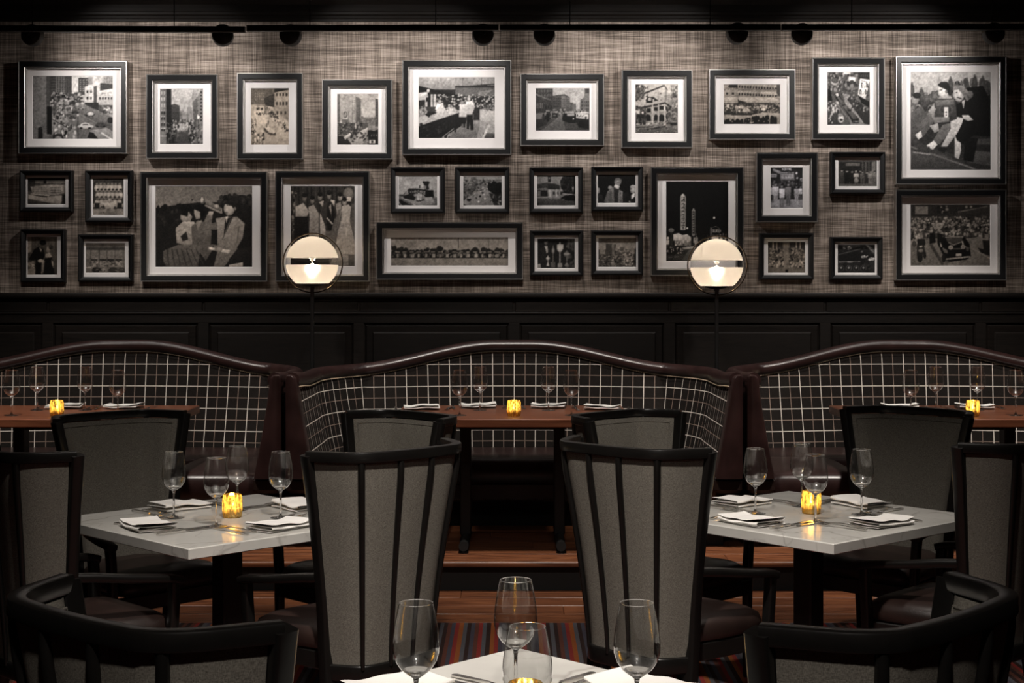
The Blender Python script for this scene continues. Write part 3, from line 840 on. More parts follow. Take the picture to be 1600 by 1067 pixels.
chairs = [  # x, y, facing angle, label
    (-.506, 2.628, D(-39.9), 'armchair cut off by the picture edge, showing its curved rail, horn player side'),
    (.499, 2.62, D(44.8), 'armchair cut off by the picture edge, showing its curved rail, motorcade side'),
    (-.555, 5.064, D(45), 'spoked-back grey armchair at the aisle-side front of the horn player side table'),
    (-1.525, 5.064, D(-45), 'spoked-back grey armchair at the outer front edge of the horn player side table'),
    (-.61, 6.02, D(135), 'armchair showing its smooth inner back at the aisle-side rear of the horn player side table'),
    (-1.53, 6.03, D(-135), 'armchair showing its smooth inner back at the outer rear of the horn player side table'),
    (.533, 5.16, D(-45), 'spoked-back grey armchair at the aisle-side front of the motorcade side table'),
    (1.623, 5.32, D(45), 'spoked-back grey armchair at the outer front edge of the motorcade side table'),
    (.61, 6.06, D(-135), 'armchair showing its smooth inner back at the aisle-side rear of the motorcade side table'),
    (1.585, 6.25, D(135), 'armchair showing its smooth inner back at the outer rear of the motorcade side table'),
]
ch0 = make_chair()
for i, (x, y, a, lab) in enumerate(chairs):
    if i == 0:
        ch0.location = (x, y, 0); ch0.rotation_euler = (0, 0, a); tag(ch0, lab, 'chair', 'black-framed grey armchairs')
    else: copy_tree(ch0, (x, y, 0), a, lab)

# ------------------------------------------------------------------ tableware
def make_glass():
    t = empty('wine_glass')
    out = [(.0062, .107), (.018, .111), (.030, .120), (.040, .135), (.0455, .153), (.0460, .168), (.0445, .188), (.0410, .212), (.0370, .234), (.0335, .249)]
    inn = [(r - .0011, z + .0008) for r, z in out]; inn[-1] = (.0325, .249); inn[0] = (.004, .112); inn[1] = (.016, .1155)
    part('bowl', MB().lathe(out, 40), M['bowl'], t, smooth=80)
    part('rim', MB().lathe([(.0335, .2485), (.0331, .2495), (.0327, .2485)], 40), M['stem'], t, smooth=80)
    part('stem', MB().lathe([(.0, .0052), (.008, .0055), (.0052, .012), (.0040, .03), (.0036, .06), (.0040, .09), (.0062, .102), (.017, .1095), (.0275, .1178), (.0255, .1190), (.015, .1150), (.005, .1150), (0, .1152)], 20), M['stem'], t, smooth=80)
    part('foot', MB().lathe([(0, 0), (.0385, 0), (.0395, .0012), (.0385, .0022), (.022, .0040), (.009, .0056), (0, .006)], 40), M['bowl'], t, smooth=80)
    return t
GL = []
def napkin_mesh(seed):
    rnd = random.Random(seed)
    # a cloth folded back and forth: cross-section path, drawn out along x
    W = .135; sec = []
    for lay in range(4):
        y0, y1 = (0, W) if lay % 2 == 0 else (W, 0)
        z = .003 + lay * .0074
        for k in range(9):
            q = k / 8; sec.append((y0 + (y1 - y0) * q + (rnd.uniform(-.004, .004) if 0 < k < 8 else 0), z + .002 * math.sin(q * 3 + lay + seed)))
        if lay < 3:
            s_ = 1 if lay % 2 == 0 else -1
            for k in range(1, 4):
                a = -math.pi / 2 + math.pi * k / 4; sec.append((y1 + s_ * .0045 * math.cos(a), z + .0037 + .0037 * math.sin(a)))
    rows = []
    nx = 15; ph = rnd.uniform(0, 6)
    for i in range(nx):
        q = i / (nx - 1); x = (q - .5) * .20; r = []
        for j, (y, z) in enumerate(sec):
            lay = j // 12
            ex = 1 + .03 * math.sin(lay * 2.1 + ph)
            wob = (.0035 * math.sin(q * 5 + ph) + .002 * math.sin(q * 11 + lay)) * (z / .02)
            r.append((x * ex + .012 * (y / W - .5) * math.sin(ph) , y - W / 2 + .006 * math.sin(q * 3 + ph), max(.0015, z + wob)))
        rows.append(r)
    return MB().grid(rows)
def strip(mb, st, th):
    """flat bar from stations (x, half width, z)"""
    vs = []
    for x, w, z in st: vs += [(x, -w, z - th / 2), (x, w, z - th / 2), (x, w, z + th / 2), (x, -w, z + th / 2)]
    fs = [(3, 2, 1, 0)]
    for i in range(len(st) - 1):
        for j in range(4): fs.append((i * 4 + j, i * 4 + (j + 1) % 4, i * 4 + 4 + (j + 1) % 4, i * 4 + 4 + j))
    k = len(st) * 4; fs.append((k - 4, k - 3, k - 2, k - 1)); mb.add(vs, fs); return mb
def fork_parts():
    h = strip(MB(), [(-.105, .004, .004), (-.1, .0095, .004), (-.05, .0075, .006), (0, .004, .009), (.035, .0035, .008), (.045, .008, .006), (.055, .0125, .004), (.062, .013, .0035)], .0036)
    tn = MB()
    strip_pts = []
    return h
def make_fork():
    t = empty('fork')
    part('handle', fork_parts(), M['steel'], t, smooth=50)
    for k in range(4):
        y = -.0105 + .007 * k; m_ = MB(); st = [(.060, .0025, .0035), (.075, .0019, .003), (.09, .0017, .0045), (.106, .0009, .0085)]
        strip(m_, st, .002); m_.v = [(a, b + y, c) for a, b, c in m_.v]
        part('tine', m_, M['steel'], t, smooth=50)
    return t
def make_knife():
    t = empty('knife')
    part('handle', strip(MB(), [(-.115, .004, .004), (-.11, .0085, .0045), (-.06, .0078, .005), (-.01, .0055, .005), (.0, .005, .0045)], .0075), M['steel'], t, smooth=50)
    mb = MB(); mb.v = []
    st = [(.0, .0045, .0045), (.01, .007, .0042), (.06, .0085, .0036), (.10, .0085, .0034), (.12, .005, .0034), (.127, .001, .0034)]
    part('blade', strip(MB(), st, .0014), M['steel'], t, smooth=50)
    return t
def make_spoon():
    t = empty('spoon')
    part('handle', strip(MB(), [(-.095, .004, .004), (-.09, .009, .004), (-.04, .007, .006), (.02, .0035, .009), (.045, .0035, .007)], .0025), M['steel'], t, smooth=50)
    rows = []
    for i in range(7):
        a = i / 6; row = []
        for k in range(16):
            b = 2 * math.pi * k / 16; row.append((.070 + .030 * a * math.cos(b), .0195 * a * math.sin(b), .002 + .007 * a * a))
        rows.append(row)
    part('spoon_bowl', MB().grid(rows, closed=True), M['steel'], t, smooth=60)
    return t
def make_candle():
    t = empty('votive_candle')
    n = 24; prof = [(.030, 0), (.034, .004), (.0365, .02), (.0375, .045), (.037, .07), (.0345, .084), (.0335, .088)]
    rows = []
    for r, z in prof:
        row = []
        for k in range(48):
            a = 2 * math.pi * k / 48; rr = r * (1 + (.035 * math.cos(12 * a)) * (1 if .003 < z < .08 else .2)); row.append((rr * math.cos(a), rr * math.sin(a), z))
        rows.append(row)
    mb = MB().grid(rows, closed=True); mb.f.append(tuple(reversed(range(48))))
    part('holder', mb, M['mercury'], t, smooth=60)
    wx = part('wax', MB().lathe([(0, .004), (.026, .004), (.026, .034), (.022, .033), (0, .032)], 24), M['wax'], t)
    part('wick', MB().lathe([(.0008, .032), (.0008, .040)], 6, cap=True), M['black_metal'], wx)
    part('flame', MB().lathe([(0, .038), (.0035, .042), (.0050, .048), (.0042, .056), (.0018, .066), (0, .071)], 12), M['flame'], t, smooth=80)
    l = bpy.data.lights.new('candle_light', 'POINT'); l.energy = .42; l.color = (1, .66, .25); l.shadow_soft_size = .008
    lo = bpy.data.objects.new('candle_light', l); COL.objects.link(lo); lo.location = (0, 0, .058); lo.parent = t
    return t
PROTO = {}
def place(kind, x, y, z, rz, label, group):
    mk = {'wine_glass': make_glass, 'fork': make_fork, 'knife': make_knife, 'spoon': make_spoon, 'votive_candle': make_candle}[kind]
    cat = {'wine_glass': 'wine glass', 'fork': 'fork', 'knife': 'knife', 'spoon': 'spoon', 'votive_candle': 'candle'}[kind]
    if kind not in PROTO:
        o = mk(); PROTO[kind] = o; o.location = (x, y, z); o.rotation_euler = (0, 0, rz); tag(o, label, cat, group)
    else: copy_tree(PROTO[kind], (x, y, z), rz, label, group)
NAPS = [napkin_mesh(s).mesh('napkin', M['napkin'], 50) for s in (1, 2, 3, 4)]
nap_n = [0]
def napkin(x, y, z, rz, label):
    o = link('napkin', NAPS[nap_n[0] % 4], None, (x, y, z), rz); nap_n[0] += 1
    tag(o, label, 'napkin', 'folded white napkins')

def setting(cx, cy, ang, z, where, jit=0, glass=True, gr=.142, nap=(.335, -.004)):
    """one place: inward direction ang, from the edge towards the table centre"""
    ix, iy = math.cos(ang), math.sin(ang); rx, ry = iy, -ix
    P = lambda a, b: (cx - ix * a + rx * b, cy - iy * a + ry * b)
    rnd = random.Random(jit)
    if glass:
        x, y = P(gr, gr); place('wine_glass', x, y, z, 0, 'stemmed wine glass at ' + where, 'wine glasses')
    x, y = P(*nap); napkin(x, y, z, ang - math.pi / 2 + rnd.uniform(-.2, .2), 'folded white napkin at ' + where)
    x, y = P(.255, -.132); place('fork', x, y, z, ang + .04 + rnd.uniform(-.05, .05), 'inner steel fork at ' + where, 'steel cutlery')
    x, y = P(.275, -.170); place('fork', x, y, z, ang + .05 + rnd.uniform(-.05, .05), 'outer steel fork at ' + where, 'steel cutlery')
    x, y = P(.27, .125); place('knife', x, y, z, ang + rnd.uniform(-.06, .1), 'inner steel knife at ' + where, 'steel cutlery')
    x, y = P(.285, .16); place('knife', x, y, z, ang + rnd.uniform(-.06, .1), 'outer steel knife at ' + where, 'steel cutlery')
for (cx, cy, rz), nm, inner in ((TL, 'horn player side', 0), (TR, 'motorcade side', 1)):
    base = rz - math.radians(45)
    for k, (dg, fb, lr) in enumerate(((45, 'front', 0), (135, 'front', 1), (-45, 'rear', 0), (-135, 'rear', 1))):
        side = 'aisle' if (lr == 1) == (inner == 0) else 'outer'
        setting(cx, cy, math.radians(dg) + base, TH, 'the %s %s place of the %s marble table' % (fb, side, nm), 10 * inner + k + 1)
    place('votive_candle', cx + .015, cy + .02, TH, 0, 'lit gold votive candle on the %s marble table' % nm, 'lit votive candles')
cx, cy, rz = TN
for k, (dg, nm, nap) in enumerate(((-45, 'horn player side', (.36, .01)), (-135, 'motorcade side', (.36, -.004)))):
    setting(cx, cy, math.radians(dg), TH, 'the rear %s place of the closest marble table' % nm, 40 + k, glass=False, nap=nap)
for x, y, nm in ((-.192, 2.88, 'horn player side'), (.24, 2.88, 'motorcade side'), (.003, 3.107, 'rear corner'), (.024, 2.68, 'front corner')):
    place('wine_glass', x, y, TH, 0, 'large clear wine glass at the %s of the closest marble table' % nm, 'wine glasses')
place('votive_candle', .022, 2.90, TH, 0, 'lit gold votive candle on the closest marble table', 'lit votive candles')
# booth tables
BZ = .9035
bt = [(-.01, 'table between the globe lamps', (718, 893, 750, 857), (659, 747, 857, 941), 803),
      (-2.53, 'table below the horn player photograph', (18, 184, 58, 133), (None, 100, 192, None), 89),
      (2.53, 'table below the motorcade photograph', (1423, 1587, 1462, 1527), (1406, None, 1523, None), 1520)]
for cx, nm, g, nps, cpx in bt:
    gx = lambda p, d: (p - 803.5) / F * d
    for p, d, w in ((g[0], 8.10, 'front, toward horn player'), (g[1], 8.10, 'front, toward motorcade'),
                    (g[2], 8.44, 'rear, toward horn player'), (g[3], 8.44, 'rear, toward motorcade')):
        place('wine_glass', gx(p, d), d, BZ, 0, 'wine glass on walnut %s, %s' % (nm.replace(' photograph', ''), w), 'wine glasses')
    spots = {0: ((659, 8.50), (748, 8.62), (857, 8.62), (941, 8.50)), 1: ((100, 8.56), (193, 8.56)), 2: ((1406, 8.58), (1523, 8.56))}[(0 if cpx == 803 else 1 if cpx == 89 else 2)]
    names = ('end toward horn player', 'rear toward horn player', 'rear toward motorcade', 'end toward motorcade') if len(spots) == 4 else ('toward horn player', 'toward motorcade')
    for (p, d), w in zip(spots, names):
        x = gx(p, d)
        napkin(x, d, BZ, random.uniform(-.12, .12), 'folded white napkin on walnut %s, %s' % (nm.replace(' photograph', ''), w))
        place('fork', x + .155, d + .02, BZ, D(-95), 'fork by napkin on walnut %s, %s' % (nm.replace(' photograph', ''), w), 'steel cutlery')
        place('knife', x - .15, d + .01, BZ, D(-85), 'knife by napkin on walnut %s, %s' % (nm.replace(' photograph', ''), w), 'steel cutlery')
    place('votive_candle', gx(cpx, 8.06), 8.06, BZ, 0, 'lit gold votive candle on walnut ' + nm, 'lit votive candles')
# ------------------------------------------------------------------ framed photographs
FONT = {'A': '010101111101101', 'B': '110101110101110', 'C': '011100100100011', 'E': '111100110100111', 'G': '011100101101011', 'I': '111010010010111', 'L': '100100100100111',
        'M': '101111111101101', 'N': '110101101101101', 'O': '111101101101111', 'P': '110101110100100', 'R': '110101110101101', 'S': '011100010001110', 'T': '111010010010010',
        'U': '101101101101111', 'Y': '101101010010010', 'K': '101110100110101', 'D': '110101101101110', 'V': '101101101101010', '.': '000000000000010', 'W': '101101111111101', 'H': '101101111101101'}
class Cv:
    """a grey-tone canvas, coordinates in percent of the picture, y downwards"""
    def __init__(s, w, h, v=.5):
        s.w, s.h = w * 2, h * 2
        s.a = np.full((s.h, s.w), v, dtype=np.float32)
        s.X, s.Y = np.meshgrid((np.arange(s.w) + .5) / s.w * 100, (np.arange(s.h) + .5) / s.h * 100)
    def R(s, x0, y0, x1, y1, v): s.a[(s.X >= x0) & (s.X < x1) & (s.Y >= y0) & (s.Y < y1)] = v; return s
    def G(s, x0, y0, x1, y1, v0, v1):
        m = (s.X >= x0) & (s.X < x1) & (s.Y >= y0) & (s.Y < y1)
        s.a[m] = (v0 + (v1 - v0) * (s.Y - y0) / (y1 - y0))[m]; return s
    def P(s, pts, v):
        m = np.zeros_like(s.a, dtype=bool); n = len(pts)
        for i in range(n):
            (x0, y0), (x1, y1) = pts[i], pts[(i + 1) % n]
            if y0 == y1: continue
            c = ((s.Y >= min(y0, y1)) & (s.Y < max(y0, y1))) & (s.X < x0 + (s.Y - y0) * (x1 - x0) / (y1 - y0)); m ^= c
        ys = [p[1] for p in pts]; g = (s.Y - min(ys)) / max(1e-6, max(ys) - min(ys)); s.a[m] = (v * (1.13 - .28 * g))[m]; return s
    def El(s, cx, cy, rx, ry, v):
        q = ((s.X - cx) / rx) ** 2 + ((s.Y - cy) / ry) ** 2; m = q < 1; s.a[m] = (v * (1.1 - .3 * q + .12 * (cy - s.Y) / ry))[m]; return s
    def Ln(s, x0, y0, x1, y1, w, v):
        dx, dy = x1 - x0, y1 - y0; L = dx * dx + dy * dy or 1
        t = np.clip(((s.X - x0) * dx + (s.Y - y0) * dy) / L, 0, 1)
        s.a[(s.X - x0 - t * dx) ** 2 + (s.Y - y0 - t * dy) ** 2 < w * w] = v; return s
    def Cr(s, x0, y0, x1, y1, n, sz, lo, hi, seed, asp=1.3):
        r = random.Random(seed)
        for k in range(n):
            y = y0 + (y1 - y0) * k / n; s.El(r.uniform(x0, x1), y, sz * r.uniform(.6, 1.3), sz * asp * r.uniform(.6, 1.4), r.uniform(lo, hi))
        return s
    def Wn(s, x0, y0, x1, y1, nx, ny, v, f=.5):
        for i in range(nx):
            for j in range(ny):
                a = x0 + (x1 - x0) * (i + .5 - f / 2) / nx; b = y0 + (y1 - y0) * (j + .5 - f / 2) / ny
                s.R(a, b, a + (x1 - x0) * f / nx, b + (y1 - y0) * f / ny, v)
        return s
    def T(s, t, x, y, cw, ch, v, down=False):
        for ch_ in t:
            g = FONT.get(ch_)
            if g:
                for k, b in enumerate(g):
                    if b == '1': s.R(x + (k % 3) * cw, y + (k // 3) * ch, x + (k % 3 + 1) * cw, y + (k // 3 + 1) * ch, v)
            if down: y += ch * 6
            else: x += cw * 4
        return s
    def Ps(s, x, y, h, top, bot, head=.6, wd=.22):
        w = h * wd
        s.R(x - w * .38, y - h * .48, x - w * .03, y, bot); s.R(x + w * .03, y - h * .48, x + w * .38, y, bot)
        s.P([(x - w * .5, y - h * .80), (x + w * .5, y - h * .80), (x + w * .45, y - h * .42), (x - w * .45, y - h * .42)], top)
        s.El(x, y - h * .9, h * .062, h * .085, head); s.El(x, y - h * .955, h * .062, h * .04, .12); return s
    def tones(s, tint, grain=.05, seed=0):
        a = s.a.reshape(s.h // 2, 2, s.w // 2, 2).mean(axis=(1, 3))
        g = np.random.default_rng(seed)
        b = (a + np.roll(a, 1, 0) + np.roll(a, -1, 0) + np.roll(a, 1, 1) + np.roll(a, -1, 1)) / 5
        a = .45 * a + .55 * b
        def lo(k):          # smooth grain of about k pixels
            n = g.normal(0, 1, (a.shape[0] // k + 2, a.shape[1] // k + 2)); n = np.kron(n, np.ones((k, k)))
            for ax in (0, 1): n = sum(np.roll(n, q, ax) for q in range(-(k // 2), k // 2 + 1)) / (2 * (k // 2) + 1)
            return n[:a.shape[0], :a.shape[1]]
        a = a * (1 + .05 * lo(9) + .045 * lo(4) + .09 * lo(2)) + g.normal(0, grain, a.shape) * .6
        a = np.clip(a, .03, .97); lin = a ** 2.2
        return np.stack([np.clip(lin * t, 0, 1) for t in tint], axis=-1)

def car(c, x, y, w, v, roof=None):
    roof = v if roof is None else roof
    c.El(x, y, w, w * .34, v); c.El(x - w * .05, y - w * .28, w * .6, w * .32, roof); c.R(x - w * .4, y - w * .38, x + w * .35, y - w * .2, .2)
    c.El(x - w * .55, y + w * .25, w * .2, w * .16, .06); c.El(x + w * .5, y + w * .25, w * .2, w * .16, .06)
def pic_street(c):
    c.G(0, 0, 100, 100, .78, .45); c.R(48, 0, 100, 30, .82)
    c.R(0, 0, 17, 100, .42); c.P([(0, 0), (17, 0), (20, 100), (2, 100)], .47); c.R(17, 0, 22, 60, .30)
    c.R(21, 0, 49, 38, .28); c.R(29, 0, 41, 30, .40); c.Wn(30, 0, 48, 26, 6, 9, .15, .5); c.Wn(22, 0, 29, 26, 3, 6, .14)
    c.R(57, 3, 69, 30, .25); c.R(69, 2, 75, 14, .60); c.Wn(58, 5, 69, 25, 3, 6, .55, .5); c.R(88, 0, 100, 14, .62); c.Wn(88, 1, 100, 12, 4, 2, .45)
    c.P([(65, 17), (83, 10), (83, 52), (65, 44)], .80); c.Wn(66, 20, 75, 40, 2, 2, .15, .45); c.P([(76, 17), (83, 14), (83, 50), (76, 48)], .3); c.R(80, 14, 84, 52, .78)
    c.P([(84, 11), (100, 13), (100, 20), (84, 24)], .22); c.P([(82, 24), (100, 20), (100, 50), (82, 48)], .78); c.Wn(82, 31, 100, 40, 5, 1, .15, .45)
    c.Wn(86, 26, 92, 29, 4, 1, .4, .6); c.Wn(93, 25, 99, 28, 4, 1, .4, .6)
    c.R(65, 42, 82, 54, .16); c.R(82, 46, 100, 60, .3); c.Cr(83, 48, 100, 60, 26, 1.3, .15, .8, 3)
    c.P([(30, 40), (65, 45), (100, 66), (100, 100), (20, 100), (24, 50)], .40); c.P([(52, 52), (100, 78), (100, 92), (56, 60)], .34); c.Ln(58, 60, 100, 88, .4, .55)
    c.R(21, 28, 60, 40, .25); c.Cr(24, 28, 62, 46, 110, 1.9, .1, .75, 4); c.Cr(33, 42, 52, 70, 70, 2.4, .1, .7, 5)
    c.P([(24, 58), (40, 64), (52, 82), (56, 100), (24, 100)], .52); c.Cr(25, 46, 42, 70, 40, 1.3, .1, .75, 6, 2.2); c.Cr(26, 74, 56, 99, 46, 1.5, .06, .9, 7, 2.0)
    c.Ln(24, 68, 45, 83, .5, .1); c.Ln(56.5, 62, 56.5, 100, .45, .08); c.El(56.5, 62, 1.2, 2, .7)
    for x, y, w, v in ((71, 61, 7, .30), (60, 51, 5, .6), (53, 58, 5, .2), (46, 62, 5, .35), (50, 66, 5, .25)): car(c, x, y, w, v)
    c.El(72, 60, 4, 3, .8); car(c, 66, 80, 10, .75, .85); car(c, 85, 78, 8, .25); c.El(97, 70, 4, 5, .12)
    c.P([(68, 100), (72, 86), (92, 82), (100, 88), (100, 100)], .52); c.P([(68, 98), (71, 88), (76, 90), (82, 100)], .10); c.Ln(86, 90, 98, 100, 1, .8)
    c.R(18, 48, 24, 92, .07); c.P([(7, 82), (12, 80), (13, 98), (7, 100)], .12); c.El(32, 99, 7, 8, .15); c.El(32, 101, 5, 6, .5)
def pic_canyon(c):
    c.G(0, 0, 100, 60, .72, .62); c.R(0, 0, 16, 100, .40); c.R(15, 0, 27, 100, .10); c.Wn(1, 2, 14, 80, 2, 7, .62, .55); c.Wn(2, 38, 13, 80, 2, 4, .07, .5); c.R(0, 70, 16, 72, .6); c.R(0, 84, 16, 86, .6)
    c.R(27, 30, 46, 70, .28); c.P([(27, 29), (35, 27), (45, 30), (45, 60), (27, 60)], .22); c.R(46, 40, 56, 60, .4); c.R(62, 33, 74, 55, .5); c.R(52, 42, 62, 60, .5)
    c.P([(78, 0), (100, 0), (100, 100), (86, 100), (75, 60), (75, 10)], .45); c.P([(78, 0), (95, 0), (86, 16), (76, 24)], .62); c.Wn(91, 3, 99, 60, 1, 9, .15, .5); c.P([(76, 24), (86, 16), (90, 75), (78, 70)], .33)
    c.P([(30, 60), (74, 60), (92, 100), (28, 100)], .25); c.R(16, 56, 34, 100, .09); c.Cr(27, 56, 76, 76, 90, 2.2, .06, .75, 11); c.Cr(16, 62, 44, 98, 60, 2, .04, .4, 12); c.Cr(68, 66, 99, 98, 60, 2.2, .05, .6, 13)
    c.Cr(46, 66, 64, 74, 22, 2.4, .5, .85, 14); c.Ln(86, 50, 86, 100, .6, .75); c.P([(86, 46), (92, 50), (90, 55), (86, 54)], .9)
def pic_float(c):
    c.G(0, 0, 100, 100, .55, .74); c.R(0, 0, 62, 28, .38); c.Wn(10, 7, 36, 22, 5, 3, .52, .5); c.P([(34, 18), (62, 10), (62, 36), (38, 30)], .22); c.P([(38, 31), (62, 34), (58, 40)], .75)
    c.P([(62, 4), (100, 0), (100, 60), (62, 40)], .60); c.P([(62, 0), (100, 0), (100, 3), (62, 8)], .12); c.Wn(64, 6, 98, 17, 4, 1, .15, .5); c.Wn(64, 21, 98, 33, 4, 1, .18, .5); c.Wn(64, 37, 96, 50, 3, 1, .2, .45)
    c.P([(0, 30), (36, 32), (100, 70), (100, 100), (0, 100)], .72); c.Cr(36, 34, 50, 45, 25, 2, .2, .8, 21); 
    for k in range(70):
        r = random.Random(k + 50); q = r.random(); c.El(46 + 50 * q + r.uniform(-4, 6), 40 + 33 * q + r.uniform(-4, 5), 1.6, 2.2, r.choice((.12, .25, .5, .85)))
    c.Cr(0, 55, 14, 82, 45, 2.0, .12, .85, 22); c.Cr(0, 82, 36, 100, 50, 2.3, .15, .85, 23); c.Cr(12, 44, 38, 47, 9, 1.4, .1, .25, 24); c.Cr(14, 36, 34, 37, 8, 1.6, .15, .4, 25)
    c.P([(34, 70), (42, 66), (66, 78), (66, 83), (52, 83), (36, 76)], .30); c.P([(36, 69), (44, 66), (66, 77), (60, 80), (48, 78)], .82); c.El(46, 60, 1.6, 4, .2); c.El(42, 66, 2, 4, .4)
def pic_sky(c):
    c.G(0, 0, 100, 60, .62, .72); c.R(0, 0, 7, 60, .36); c.R(7, 0, 24, 55, .60); c.R(24, 0, 45, 58, .56); c.P([(45, 5), (58, 10), (58, 58), (45, 58)], .36); c.R(38, 2, 45, 60, .64); c.Wn(36, 12, 45, 58, 2, 15, .25, .45); c.Wn(46, 10, 57, 56, 3, 16, .28, .4)
    c.El(20, 41, 4.5, 6.5, .25); c.El(20, 41, 3, 4.8, .6); c.Ln(17, 37, 23, 45, .7, .25); c.R(12, 50, 27, 58, .35); c.Ln(12, 34, 12, 55, .4, .3); c.Ln(28, 34, 28, 55, .4, .3)
    c.R(92, 10, 100, 64, .28); c.Wn(93, 14, 100, 60, 2, 9, .15); c.R(58, 46, 92, 62, .42); c.Cr(56, 46, 94, 58, 40, 2, .3, .5, 31)
    c.R(0, 57, 74, 80, .28); c.Cr(0, 57, 60, 82, 90, 3, .12, .48, 32, .8); c.P([(44, 82), (58, 72), (74, 66), (72, 100), (30, 100)], .62); c.P([(0, 82), (22, 84), (34, 98), (34, 100), (0, 100)], .14); c.P([(16, 85), (31, 76), (34, 79), (20, 90)], .75)
    for x, y in ((42, 88), (38, 93), (48, 84), (57, 76), (60, 78), (46, 80), (66, 82), (56, 86), (50, 76), (34, 85)): c.El(x, y, 3, 1.6, .15)
    c.Cr(60, 78, 74, 99, 30, 1.5, .1, .5, 33); c.P([(74, 72), (88, 66), (100, 70), (100, 100), (76, 100)], .10); c.P([(74, 70), (88, 62), (100, 68), (90, 73)], .5); c.Wn(80, 76, 98, 86, 3, 1, .4, .4); c.R(78, 90, 92, 97, .8); c.R(82, 91, 88, 96, .15); c.R(44, 58, 45.5, 68, .85)
def pic_soda(c):
    c.G(0, 0, 100, 30, .56, .48); c.P([(0, 0), (40, 10), (60, 16), (60, 30), (0, 22)], .62); c.P([(50, 16), (100, 12), (100, 30), (50, 30)], .40)
    c.Ln(52, 16, 100, 11, .7, .12); c.R(50, 17, 100, 31, .38); c.El(58, 16.5, 2.2, 2.6, .85); c.Ln(58, 0, 58, 14, .25, .2); c.Ln(83, 0, 83, 14, .25, .15); c.R(79, 13, 90, 20, .1)
    c.Ln(30, 11, 40, 1, 1.6, .1); c.El(34, 7, 4, 3, .12); c.R(0, 14, 100, 60, .14); c.R(48, 17, 100, 31, .36); c.R(2, 15, 28, 24, .1); c.G(0, 0, 48, 20, .64, .5); c.P([(0, 14), (28, 22), (28, 27), (0, 20)], .09); c.P([(28, 22), (55, 30), (55, 36), (28, 28)], .09)
    c.P([(78, 24), (98, 20), (86, 30), (78, 31)], .5); c.Cr(24, 28, 100, 52, 190, 1.3, .08, .75, 41, 1.2); c.P([(0, 26), (12, 24), (13, 36), (0, 38)], .72); c.El(13, 22, 2, 3, .8)
    for x in (9, 16, 20): c.R(x, 28, x + 3, 52, .70)
    c.R(10, 33, 14, 40, .1); c.R(0, 48, 24, 56, .2); c.Cr(0, 48, 10, 62, 26, 2, .2, .8, 42); c.P([(0, 66), (26, 54), (55, 54), (55, 57), (0, 80)], .66); c.P([(8, 60), (22, 56), (26, 60), (14, 66)], .10)
    for k in range(5): c.Ln(15 + k * 2.2, 65 - k * 1, 17 + k * 2.2, 62 - k, .5, .8)
    c.P([(0, 80), (55, 57), (55, 78), (26, 100), (0, 100)], .09); c.Cr(2, 76, 50, 99, 50, 1.6, .05, .18, 43); c.P([(38, 100), (62, 76), (80, 76), (76, 100)], .42); c.P([(52, 62), (58, 78), (40, 92), (30, 99), (27, 99)], .08); c.Ln(32, 97, 46, 84, .6, .5)
    c.P([(80, 52), (99, 50), (100, 100), (76, 100), (80, 80)], .60); c.P([(82, 54), (100, 54), (100, 78), (82, 80)], .66); c.P([(84, 90), (100, 92), (100, 100), (84, 100)], .28); c.Ln(84, 100, 92, 78, 1.4, .72)
    c.P([(24, 44), (32, 42), (36, 58), (26, 60), (22, 52)], .80); c.El(28, 40, 2.2, 3.4, .62); c.P([(32, 48), (36, 52), (34, 58)], .7); c.Cr(38, 50, 52, 56, 16, 1.8, .5, .85, 44)
    c.P([(54, 44), (62, 44), (63, 65), (53, 65)], .78); c.El(57, 41.5, 2, 3.2, .6); c.P([(53, 65), (63, 65), (62, 76), (54, 76)], .09); c.R(56, 76, 58, 82, .3); c.R(59, 76, 61, 82, .12)
    c.P([(62, 40), (70, 38), (74, 48), (70, 61), (62, 61)], .76); c.El(66, 35.5, 2.2, 3.6, .62); c.P([(63, 61), (71, 61), (72, 86), (68, 86), (67, 72), (66, 85), (63, 84)], .07); c.R(72, 54, 80, 70, .14); c.Cr(86, 46, 99, 54, 22, 1.4, .1, .7, 45)
